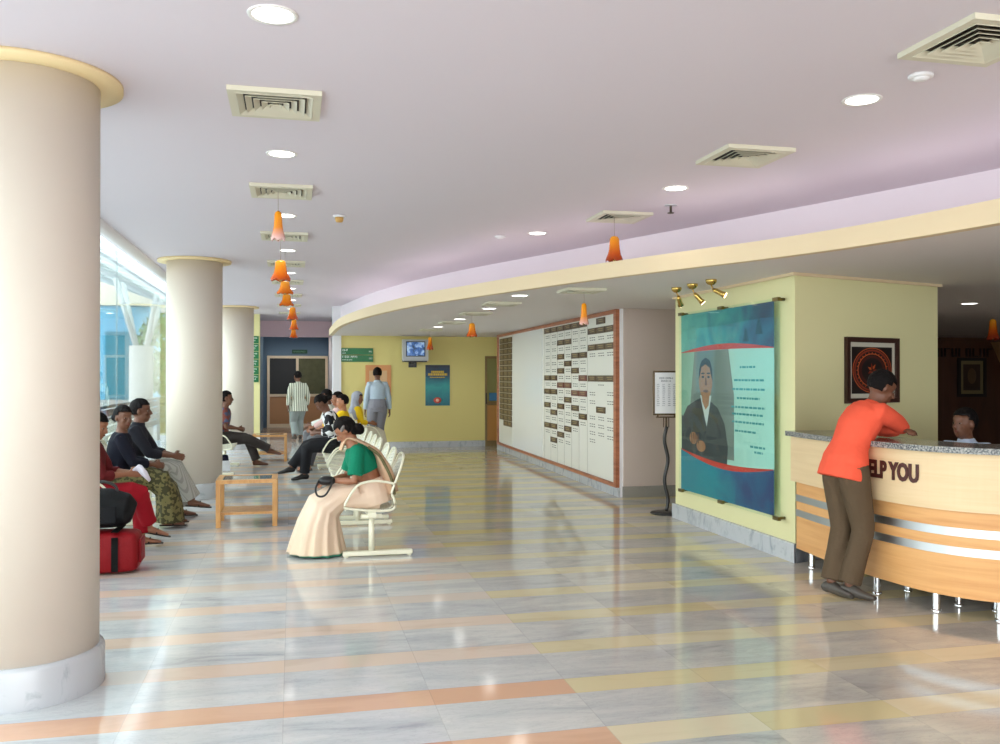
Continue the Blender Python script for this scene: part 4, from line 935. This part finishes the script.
    # ---- clothing
    if top:
        bm = B(); add = top.get('add', .014); hem = top.get('hem', .12)*K
        cs, rs = torso(bm, add, u1=.95)
        if top.get('tuck'): pass
        elif hem > 0:
            if seated:
                cs = [P-dirs[0]*min(hem, .07*K)]+cs; rs = [(rs[0][0]+.005, rs[0][1]+.005)]+rs
            else:
                cs = [P-dirs[0]*hem]+cs; rs = [(.165*W_+.05+top.get('flare', 0), .118*W_+.05+top.get('flare', 0)), (.168*W_+.036, .118*W_+.036)]+[(max(a_, .165*W_+.03) if i_ < 2 else a_, max(b_, .118*W_+.03) if i_ < 2 else b_) for i_, (a_, b_) in enumerate(rs)]; cs = [cs[0], P-dirs[0]*.03*K]+cs[1:]
        elif top.get('crop'):
            cs, rs = torso(bm, add, u0=top['crop'], u1=.95); cs = [sp(top['crop'])]+cs; rs = [(.137*W_+add, .1*W_+add)]+rs
        cs.append(sp(.985)); rs.append((.068*K+add*.5, .064*K+add*.5))
        if top.get('collar'): cs.append(Nk+hu*.028*K); rs.append((.062*K, .064*K))
        loft(bm, cs, rs, lat0.lerp(lat, .7), 20, wob=lambda q, th: .012*sin(th*5+q*1.7))
        sl = top.get('sleeve', 2)
        for s in (1, -1):
            a, e, w_ = arms[s]; g = top.get('loose', .012)
            path = [a-lat*.06*s-u2*.01, a-lat*.01*s, a.lerp(e, .3)]; rad = [.050*K+g, .055*K+g, .052*K+g]
            end = sl
            if end <= 1: path += [a.lerp(e, end*.99)]; rad += [.052*K+g*1.3]
            else:
                path += [a.lerp(e, .75), e, e.lerp(w_, .3)]; rad += [.047*K+g, .042*K+g, .041*K+g]
                f = (end-1)*.97; path += [e.lerp(w_, max(.4, f))]; rad += [.032*K+g]
            loft(bm, path, rad, (.3, .2, 1), 14, wob=lambda q, th: .03*sin(th*3+q*2.1))
        remesh(obj(top.get('name', 'shirt'), bm, top['m'], t), max(vox, .009), 2)
    if bottom:
        g = bottom.get('loose', .014)
        bm = B()
        if bottom.get('type') == 'skirt':
            fr = bottom['rings']; loft(bm, [q[0] for q in fr], [q[1] for q in fr], (0, 1, 0), 40, wob=lambda q, th: bottom.get('pleat', .05)*min(1, q/4)*sin(th*bottom.get('np', 13)+.5*sin(th*3)))
            if seated:
                for s in (1, -1): h_, kn, an = legs[s]; loft(bm, [h_+V((-.05, 0, 0)), h_.lerp(kn, .3), h_.lerp(kn, .8), kn, kn.lerp(an, .2)], [.12*K, .115*K, .095*K, .09*K, .085*K], (0, 1, .1), 14)
            loft(bm, [P+dirs[0]*u_ for u_ in (-.1*K, 0, bottom.get('waist', .1)*K)], [(.16*W_+g, .13*W_+g), (.175*W_+g, .13*W_+g), (.145*W_+g, .11*W_+g)], lat0, 18)
        else:
            loft(bm, [P-dirs[0]*.10*K, P, P+dirs[0]*.09*K], [(.135*W_+g, .11*W_+g), (.16*W_+g*.8, .112*W_+g*.8), (.135*W_+g*.4, .10*W_+g*.4)], lat0, 18)
            if top and top.get('tuck'): loft(bm, [P-dirs[0]*.02, P+dirs[0]*.1*K, P+dirs[0]*.15*K], [(.168*W_+g, .12*W_+g), (.16*W_+.02, .115*W_+.022), (.15*W_+.018, .11*W_+.02)], lat0, 18)
            for s in (1, -1):
                h_, kn, an = legs[s]; f = bottom.get('len', .95); fl_ = bottom.get('flare', 0)
                loft(bm, [h_+V((0, 0, .03)), h_.lerp(kn, .2), h_.lerp(kn, .6), h_.lerp(kn, .9), kn.lerp(an, .05), kn.lerp(an, .4), kn.lerp(an, f*.85), kn.lerp(an, f)],
                     [.09*K+g, .092*K+g, .075*K+g, .063*K+g, .06*K+g, .05*K+g+fl_*.5, .045*K+g+fl_, .048*K+g+fl_], (0, 1, .1), 16, wob=lambda q, th: .02*sin(th*4+q*1.9))
        remesh(obj(bottom.get('name', 'trousers'), bm, bottom['m'], t), max(vox, .009), 2)
    if shoes:
        for s in (1, -1):
            an = legs[s][2]; f_ = fd[s]; bm = B()
            if shoes.get('sandal'):
                zz = V((0, 0, -.072*K)); loft(bm, [an-f_*.075*K+zz, an+f_*.03*K+zz, an+f_*.12*K+zz, an+f_*.2*K+zz], [(.03*K, .009), (.036*K, .009), (.045*K, .009), (.03*K, .008)], (0, 1, 0), 10)
                fr_ = V((-f_.y, f_.x, 0)).normalized()
                tube(bm, [an+f_*.06*K+fr_*.045*K+zz, an+f_*.08*K+V((0, 0, -.012*K)), an+f_*.06*K-fr_*.045*K+zz], .008, 6, 4)
            else:
                loft(bm, [an-f_*.07*K+V((0, 0, -.045*K)), an-f_*.04*K+V((0, 0, -.035*K)), an+f_*.03*K+V((0, 0, -.03*K)), an+f_*.09*K+V((0, 0, -.048*K)), an+f_*.155*K+V((0, 0, -.055*K)), an+f_*.19*K+V((0, 0, -.060*K))],
                     [(.028*K, .03*K), (.038*K, .044*K), (.04*K, .046*K), (.046*K, .032*K), (.045*K, .024*K), (.03*K, .015*K)], (0, 1, 0), 12)
            remesh(obj('sandal' if shoes.get('sandal') else 'shoe', bm, shoes['m'], t), .007, 1)
    return dict(root=t, sp=sp, HP=HP, Hm=Hm, arms=arms, legs=legs, P=P, K=K, sh=sh, lat=lat, u2=u2, Nk=Nk)
M_BSHOE = mat('black_shoe', srgb(26, 24, 24), .35); M_GSHOE = mat('grey_shoe', srgb(74, 68, 62), .5)
M_SAND = mat('dark_sandal', srgb(40, 30, 26), .5)

# man in coral shirt leaning on the counter; local +x is towards the counter
person('person', 'man in coral red shirt and brown trousers leaning both forearms on the counter', (3.765, 5.68, 0), R(2), (.12, .0, .945), lean=(R(14), R(46)), twist=R(-6), head=(R(-14), R(-26)),
       hands={1: (.56, -.06, 1.185), -1: (.43, .14, 1.19)}, hpole={1: (.5, .9, -.3), -1: (1, -.35, -.25)}, palm={1: (0, -.2, -1), -1: (0, .2, -1)},
       feet={1: (.02, .02, .09), -1: (.08, -.10, .09)}, kpole={1: (1, .1, 0), -1: (1, -.2, 0)}, fdir={1: (.2, -.95, 0), -1: (.55, -.85, .0)}, k=.98, skin=SK2,
       top=dict(m=fabric('coral_shirt', srgb(236, 92, 66)), hem=.11, sleeve=1.75, collar=True, flare=-.005, add=.02, loose=.018), bottom=dict(m=fabric('brown_trousers', srgb(88, 72, 54)), loose=.02, flare=.012), shoes=dict(m=M_GSHOE), vox=.009)
# receptionist behind the counter
person('person', 'young man in a pale blue shirt seated behind the reception counter', (5.30, 6.1, 0), R(200), (0, 0, .575), lean=(R(2), R(8)), head=(R(-12), R(2)), seated=True,
       hands={1: (.32, .16, .79), -1: (.32, -.12, .79)}, feet={1: (.42, .1, .09), -1: (.38, -.12, .09)}, k=.97, skin=SK2,
       top=dict(m=fabric('pale_blue_shirt', srgb(190, 204, 226)), hem=.1, sleeve=1.9, collar=True), bottom=dict(m=fabric('navy_trousers', srgb(34, 36, 52))), shoes=dict(m=M_BSHOE), vox=.011)
oc = thing('office_chair', 'dark swivel chair behind the counter under the receptionist', 'chair', (5.30, 6.1, 0), R(200))
bm = B(); box(bm, -.22, .24, -.23, .23, .45, .50, bev=.02); obj('seat', bm, M_DARK, oc)
bm = B(); box(bm, -.3, -.25, -.2, .2, .56, .96, bev=.02); box(bm, -.29, -.21, -.03, .03, .44, .58); obj('backrest', bm, M_DARK, oc)
bm = B(); cyl(bm, (0, 0), .03, .06, .45, 12)
for q in range(5): a = 2*pi*q/5; tube(bm, [(0, 0, .08), (.27*cos(a), .27*sin(a), .05)], .018, 6, 1, smoothp=False); ell(bm, (.27*cos(a), .27*sin(a), .028), (.028, .028, .028))
obj('base', bm, M_STEEL, oc)

# woman in the sari
G = person('person', 'elderly woman in green blouse and beige sari seated with head bowed', (.68, 8.08, 0), pi, (-.03, 0, .53), lean=(R(14), R(30)), head=(R(-10), R(-36)), seated=True,
       hands={1: (.35, .10, .66), -1: (.36, -.04, .64)}, hpole={1: (-.55, .5, -.7), -1: (-.3, -.6, -.8)}, palm={1: (0, -.4, -1), -1: (0, .4, -1)},
       feet={1: (.44, .1, .09), -1: (.42, -.08, .09)}, k=.95, width=1.1, skin=SK1, hair='lowbun', vox=.009,
       top=dict(m=fabric('green_blouse', srgb(10, 118, 88)), hem=0, crop=.42, sleeve=.82, name='blouse', add=.016, loose=.016),
       bottom=dict(type='skirt', name='sari_skirt', m=None or gradient_z('sari_beige', [(0, srgb(24, 110, 84)), (.028, srgb(24, 110, 84)), (.04, srgb(222, 196, 168)), (.5, srgb(228, 202, 178)), (1, srgb(226, 194, 170))], 0, .8, .7, .015),
           rings=[((.10, 0, .56), (.2, .12)), ((.26, 0, .52), (.21, .12)), ((.40, 0, .42), (.22, .16)), ((.44, 0, .28), (.235, .19)), ((.455, 0, .14), (.25, .225)), ((.46, 0, .012), (.27, .26))], pleat=.055, np=13, waist=.14, loose=.03))
bm = B()  # pallu falling behind the shoulder
spf = G['sp']; bk = V((-1, 0, .25))
rb = [spf(.86)+V((.14, -.05, .0)), spf(.98)+V((.05, -.05, .06)), spf(.93)+bk*.10, spf(.75)+bk*.145, spf(.5)+bk*.15, spf(.25)+bk*.16, spf(.02)+bk*.17+V((0, 0, -.05))]
q = crom(rb, 5); loft(bm, q, [(.08+.09*min(1, i/18), .018+.045*min(1, max(0, i-12)/10)) for i in range(len(q))], (0, 1, 0), 16, wob=lambda kk, th: .05*sin(th*6+kk*.3))
remesh(obj('sari_drape', bm, fabric('sari_drape_tan', srgb(206, 170, 140)), G['root']), .009, 2)
bm = B(); q = crom([spf(.9)+bk*.1+V((0, .13, 0)), spf(.7)+bk*.15+V((0, .155, 0)), spf(.45)+bk*.165+V((0, .165, 0)), spf(.2)+bk*.175+V((0, .17, 0)), spf(.0)+bk*.18+V((0, .17, -.05))], 5); loft(bm, q, [(.024, .014)]*len(q), (0, 1, 0), 10); remesh(obj('sari_border', bm, fabric('olive_border', srgb(110, 104, 72)), G['root']), .008, 1)
bm = B(); HPp = G['HP']  # grey hair at the temples
for s in (1, -1):
    bm = B(); ell(bm, HPp(-.0, .082*s, .035), (.035, .014, .016), G['Hm'] @ Matrix.Rotation(.5, 3, 'Y')); obj('grey_temple_hair', bm, mat('grey_hair', srgb(120, 112, 108), .8, var=.3, vscale=30), G['root'])
# handbag on her lap
hb = thing('handbag', 'small black handbag with looped strap held on the sari woman lap', 'bag', (.30, 7.95, .66), pi)
bm = B(); ell(bm, (0, 0, .0), (.08, .05, .045), n=16, m=10); remesh(obj('bag_body', bm, mat('black_leather', srgb(26, 24, 26), .4), hb), .01, 1)
bm = B(); tube(bm, [(-.05, .03, .02), (-.03, .07, -.04), (.02, .085, -.115), (.08, .08, -.12), (.10, .07, -.06), (.07, .04, .01)], .009, 8, 5); obj('strap', bm, mat('black_leather', (0, 0, 0, 1)), hb)

# person with black trousers, legs crossed, black and white patterned top
def pattern_mat(name, c1, c2, scale=14, thr=.5):
    m = mat(name, c1, .85); nt = m.node_tree; tc = nt.nodes.new('ShaderNodeTexCoord'); v = nt.nodes.new('ShaderNodeTexVoronoi'); v.inputs['Scale'].default_value = scale; nt.links.new(tc.outputs['Object'], v.inputs['Vector'])
    sp_ = nt.nodes.new('ShaderNodeSeparateColor'); nt.links.new(v.outputs['Color'], sp_.inputs[0])
    nt.links.new(mixc(nt, math_n(nt, 'GREATER_THAN', sp_.outputs[0], thr), c1, c2), nt.nodes['Principled BSDF'].inputs['Base Color']); return m
def stripe_mat(name, c1, c2, axis, scale, duty=.35):
    m = mat(name, c1, .85); nt = m.node_tree; tc = nt.nodes.new('ShaderNodeTexCoord'); s_ = nt.nodes.new('ShaderNodeSeparateXYZ'); nt.links.new(tc.outputs['Object'], s_.inputs[0])
    f = math_n(nt, 'LESS_THAN', math_n(nt, 'FRACT', math_n(nt, 'MULTIPLY', s_.outputs[axis], scale)), duty)
    nt.links.new(mixc(nt, f, c1, c2), nt.nodes['Principled BSDF'].inputs['Base Color']); return m
BLACKT = fabric('black_trousers', srgb(36, 36, 40)); 
person('person', 'person in black trousers and black and white top sitting cross-legged, head down', (.68, 13.85, 0), pi, (-.0, 0, .56), lean=(R(10), R(28)), head=(R(5), R(-40)), seated=True,
       hands={1: (.32, .12, .72), -1: (.34, -.1, .74)}, feet={1: (.50, .04, .09), -1: (.70, .04, .2)}, kpole={1: (.5, .1, 1), -1: (.0, .0, 1)}, fdir={1: (1, .1, -.05), -1: (1, .1, -.1)}, k=1.02, skin=SK2, hair='bun',
       top=dict(m=pattern_mat('bw_pattern', srgb(28, 28, 32), srgb(226, 226, 228), 12, .55), hem=.1, sleeve=1.6, name='patterned_top'), bottom=dict(m=BLACKT, loose=.03), shoes=dict(m=M_BSHOE), vox=.012)
person('person', 'dark-haired person in white at the far end of the central row, above the cross-legged sitter', (.68, 17.15, 0), pi, (-.06, 0, .53), lean=(R(5), R(10)), head=(R(10), R(-12)), seated=True,
       hands={1: (.34, .14, .66), -1: (.34, -.12, .66)}, feet={1: (.42, .12, .09), -1: (.42, -.1, .09)}, k=1.04, skin=SK2, hair='short',
       top=dict(m=fabric('white_kurta', srgb(222, 222, 214)), hem=.1, sleeve=1.9, name='kurta'), bottom=dict(m=fabric('grey_trousers_b', srgb(120, 120, 124)), loose=.02), shoes=dict(m=M_SAND, sandal=1), vox=.013)
person('person', 'man in pale pink shirt looking left from the far central bench', (.68, 15.95, 0), pi, (-.10, 0, .53), lean=(R(-4), R(0)), head=(R(4), R(2)), seated=True,
       hands={1: (.34, .14, .66), -1: (.34, -.12, .66)}, feet={1: (.42, .12, .09), -1: (.42, -.1, .09)}, k=1.0, skin=SK1,
       top=dict(m=fabric('pale_pink_shirt', srgb(226, 190, 186)), hem=.1, sleeve=1.9), bottom=dict(m=fabric('grey_trousers_b', srgb(120, 120, 124)), loose=.02), shoes=dict(m=M_BSHOE), vox=.013)
person('person', 'person in bright yellow top beside the one in the grey scarf', (.68, 15.2, 0), pi, (-.12, 0, .52), lean=(R(-6), R(-4)), head=(R(6), R(0)), seated=True,
       hands={1: (.34, .14, .62), -1: (.34, -.12, .62)}, feet={1: (.42, .12, .09), -1: (.42, -.1, .09)}, k=.97, skin=SK3,
       top=dict(m=fabric('yellow_kurta', srgb(236, 196, 30)), hem=.1, sleeve=1.5, name='kurta'), bottom=dict(m=fabric('grey_salwar', srgb(92, 90, 96)), loose=.035, name='salwar'), shoes=dict(m=M_SAND, sandal=1), vox=.012)
S_ = person('person', 'person with a grey headscarf and yellow clothing seated facing right on the far bench', (1.36, 17.5, 0), 0, (-.11, 0, .52), lean=(R(-4), R(-2)), head=(R(-10), R(-8)), seated=True,
       hands={1: (.14, .1, .66), -1: (.16, -.1, .66)}, feet={1: (.42, .12, .09), -1: (.42, -.1, .09)}, k=.97, skin=SK1, hair='short',
       top=dict(m=fabric('yellow_kurta', srgb(236, 196, 30)), hem=.1, sleeve=1.5, name='kurta'), bottom=dict(m=fabric('cream_salwar', srgb(214, 206, 186)), loose=.035, name='salwar'), shoes=dict(m=M_SAND, sandal=1), vox=.012)
bm = B()   # scarf shell open at the face, falling over the shoulders
bmesh.ops.create_uvsphere(bm, u_segments=24, v_segments=16, radius=1)
for v in bm.verts: v.co = V((-.018+v.co.x*.122, v.co.y*.105, .03+v.co.z*.125))
bmesh.ops.delete(bm, geom=[v for v in bm.verts if v.co.x > .045 and abs(v.co.y) < .075 and v.co.z < .09], context='VERTS')
for v in bm.verts: v.co = S_['HP'](*v.co)
bmesh.ops.solidify(bm, geom=bm.faces[:], thickness=.012)
loft(bm, [S_['HP'](-.06, 0, -.02), S_['Nk']+V((-.03, 0, 0)), S_['sp'](.8)+V((-.03, 0, 0)), S_['sp'](.45)+V((-.04, 0, 0))], [(.09, .07), (.13, .09), (.2, .13), (.19, .12)], (0, 1, 0), 18, wob=lambda q, th: .04*sin(th*7))
remesh(obj('headscarf', bm, fabric('grey_scarf', srgb(168, 170, 182)), S_['root']), .011, 2)

# standing men
person('person', 'man in light blue shirt and grey trousers standing with his back turned', (1.74, 18.7, 0), R(95), (0, 0, .94), lean=(0, 0), head=(R(-8), R(-6)), hands={1: (.06, .25, .82), -1: (.02, -.27, .80)},
       feet={1: (-.02, .1, .09), -1: (.04, -.1, .09)}, k=1.06, skin=SK2, top=dict(m=fabric('light_blue_shirt', srgb(182, 198, 212)), tuck=True, hem=0, sleeve=1.9, collar=True), bottom=dict(m=fabric('grey_trousers', srgb(142, 142, 152)), loose=.024), shoes=dict(m=M_BSHOE), vox=.012)
person('person', 'man in striped cream shirt and grey trousers walking toward the double door', (.15, 22.4, 0), R(98), (0, 0, .90), lean=(R(2), R(3)), head=(R(28), R(-4)), hands={1: (-.1, .26, .82), -1: (.14, -.24, .84)},
       feet={1: (-.16, .1, .12), -1: (.22, -.08, .09)}, k=1.03, skin=SK2, top=dict(m=stripe_mat('striped_shirt', srgb(214, 216, 200), srgb(116, 124, 104), 1, 19, .35), hem=.18, sleeve=1.9, collar=True, flare=.02), bottom=dict(m=fabric('pale_grey_trousers', srgb(150, 158, 156)), loose=.03), shoes=dict(m=M_GSHOE), vox=.013)

# left side, by the glass
person('person', 'woman in maroon top and crimson trousers, partly hidden by the near column', (-1.74, 8.6, 0), R(4), (-.03, 0, .52), lean=(R(2), R(6)), head=(R(-22), R(-16)), seated=True,
       hands={1: (.32, .06, .70), -1: (.31, -.08, .70)}, feet={1: (.40, .12, .10), -1: (.47, .10, .20)}, fdir={1: (1, 0, 0), -1: (1, .1, -.25)}, k=.95, skin=SK1, hair='long',
       top=dict(m=fabric('maroon_kurta', srgb(96, 24, 26)), hem=.1, sleeve=1.3, name='kurta'), bottom=dict(m=fabric('crimson_salwar', srgb(150, 14, 30)), loose=.03, len=.9, name='salwar'), shoes=dict(m=M_SAND, sandal=1))
person('person', 'person in navy top and olive patterned skirt on the bench by the glass', (-1.74, 9.8, 0), R(8), (.0, 0, .52), lean=(R(2), R(6)), head=(R(-55), R(-2)), seated=True,
       hands={1: (.34, .06, .66), -1: (.35, -.06, .66)}, feet={1: (.5, .1, .10), -1: (.47, -.08, .10)}, k=.98, skin=SK2, hair='bun',
       top=dict(m=fabric('navy_top', srgb(18, 20, 34)), hem=.1, sleeve=1.7, name='top'), bottom=dict(type='skirt', name='patterned_skirt', m=pattern_mat('olive_pattern', srgb(62, 58, 30), srgb(112, 104, 62), 34, .5),
       rings=[((.2, 0, .55), (.18, .11)), ((.36, 0, .5), (.19, .12)), ((.46, 0, .4), (.2, .12)), ((.49, 0, .25), (.2, .13)), ((.5, 0, .1), (.2, .14)), ((.5, 0, .06), (.2, .145))], pleat=.05, np=9), shoes=dict(m=M_SAND, sandal=1))
person('person', 'man in dark shirt and pale grey trousers looking away, beside the second column', (-1.74, 10.45, 0), 0, (.02, 0, .53), lean=(R(4), R(12)), head=(R(-6), R(0)), seated=True,
       hands={1: (.46, .04, .70), -1: (.47, -.1, .70)}, hpole={-1: (-.3, -.5, -.6)}, feet={1: (.5, .1, .09), -1: (.66, .02, .2)}, kpole={1: (1, 0, 1), -1: (.6, 0, 1)}, fdir={-1: (1, 0, -.1)}, k=1.04, skin=SK2,
       top=dict(m=fabric('charcoal_shirt', srgb(32, 32, 40)), hem=.1, sleeve=1.5, collar=True), bottom=dict(m=stripe_mat('grey_striped_trousers', srgb(168, 166, 158), srgb(146, 144, 138), 1, 60, .4), loose=.04, flare=.015), shoes=dict(m=M_SAND, sandal=1))
person('person', 'dark-haired woman in dark trousers with legs crossed against the third column', (-1.15, 16.1, 0), 0, (-.05, 0, .54), lean=(R(6), R(10)), head=(R(-5), R(0)), seated=True,
       hands={1: (.24, .06, .66), -1: (.26, -.08, .67)}, feet={1: (.55, .08, .09), -1: (.78, -.02, .3)}, kpole={1: (1, 0, 1), -1: (.3, 0, 1)}, fdir={-1: (1, 0, -.15)}, k=1.02, skin=SK2, hair='long',
       top=dict(m=pattern_mat('floral_top', srgb(120, 60, 50), srgb(70, 80, 110), 16, .6), hem=.1, sleeve=.8, name='floral_top'), bottom=dict(m=fabric('dark_grey_trousers', srgb(58, 52, 50)), loose=.03), shoes=dict(m=mat('brown_shoe', srgb(96, 58, 38), .4)), vox=.012)

# ------------------------------------------------------------------ bags
rbg = thing('travel_bag', 'bright red soft travel bag with a black strap on the floor', 'bag', (-1.49, 7.72, 0), R(0))
bm = B(); box(bm, -.36, .30, -.17, .17, .0, .34, bev=.07); o = obj('bag_body', bm, fabric('red_nylon', srgb(132, 8, 18), .04, .6), rbg, True); s = o.modifiers.new('s', 'SUBSURF'); s.levels = 1; s.render_levels = 1
bm = B(); box(bm, .10, .15, -.178, -.172, .03, .30); box(bm, .10, .15, -.178, .178, .3405, .348); obj('strap', bm, mat('matt_black_webbing', (.008, .008, .008, 1), .9, spec=.1), rbg)
bm = B(); tube(bm, [(-.28, -.176, .2), (-.2, -.19, .27), (0, -.195, .29), (.2, -.19, .27), (.24, -.176, .2)], .008, 6, 4) if False else box(bm, .29, .312, -.1, .1, .08, .27, bev=.01); obj('end_pocket', bm, fabric('dark_red_nylon', srgb(130, 12, 24), .04, .6), rbg)
bb = thing('duffel_bag', 'black duffel bag lying on top of the red travel bag', 'bag', (-1.53, 7.72, .35), R(3))
bm = B(); loft(bm, [(-.34, 0, .14), (-.3, 0, .14), (-.1, 0, .165), (.1, 0, .16), (.22, 0, .14), (.28, 0, .12)], [(.1, .1), (.145, .135), (.155, .165), (.15, .16), (.14, .135), (.08, .08)], (0, 1, 0), 20, wob=lambda q, th: .02*sin(3*th+q)); remesh(obj('bag_body', bm, fabric('black_nylon', srgb(12, 12, 15), .1, .7), bb), .011, 2)
bm = B(); tube(bm, [(-.1, -.05, .29), (-.06, -.05, .36), (.05, -.03, .38), (.14, -.02, .34), (.16, -.03, .27)], .012, 8, 5); obj('handle', bm, M_DARK, bb)
bm = B(); box(bm, -.16, .16, -.162, -.15, .06, .2, bev=.006); obj('pocket', bm, fabric('black_nylon_pocket', srgb(18, 18, 22), .1, .7), bb)
cl = B(); loft(cl, [(0, 0, 0), (.05, .01, .03), (.1, -.02, -.02), (.14, .0, -.09)], [(.04, .02), (.06, .03), (.06, .025), (.03, .012)], (0, 1, 0), 12, wob=lambda q, th: .2*sin(3*th+q))
o = obj('handkerchief', cl, fabric('white_cloth', srgb(226, 220, 232)), None, True); o.location = (-1.40, 8.6, .72); tag(o, 'crumpled white handkerchief in the hands of the woman in maroon', 'handkerchief')
nbg = thing('shopping_bag', 'navy and white bag on the floor under the bench past the second column', 'bag', (-1.2, 15.55, 0), R(10))
bm = B(); box(bm, -.18, .16, -.1, .1, 0, .26, bev=.03); obj('bag_body', bm, fabric('navy_nylon', srgb(28, 30, 52)), nbg, True)
bm = B(); box(bm, -.1, .18, -.112, -.101, .0, .17, bev=.004); obj('front_pocket', bm, fabric('white_nylon', srgb(220, 222, 228)), nbg)
bm = B(); tube(bm, [(-.08, 0, .26), (-.06, 0, .36), (.04, 0, .36), (.06, 0, .26)], .009, 6, 4); obj('handle', bm, M_DARK, nbg)
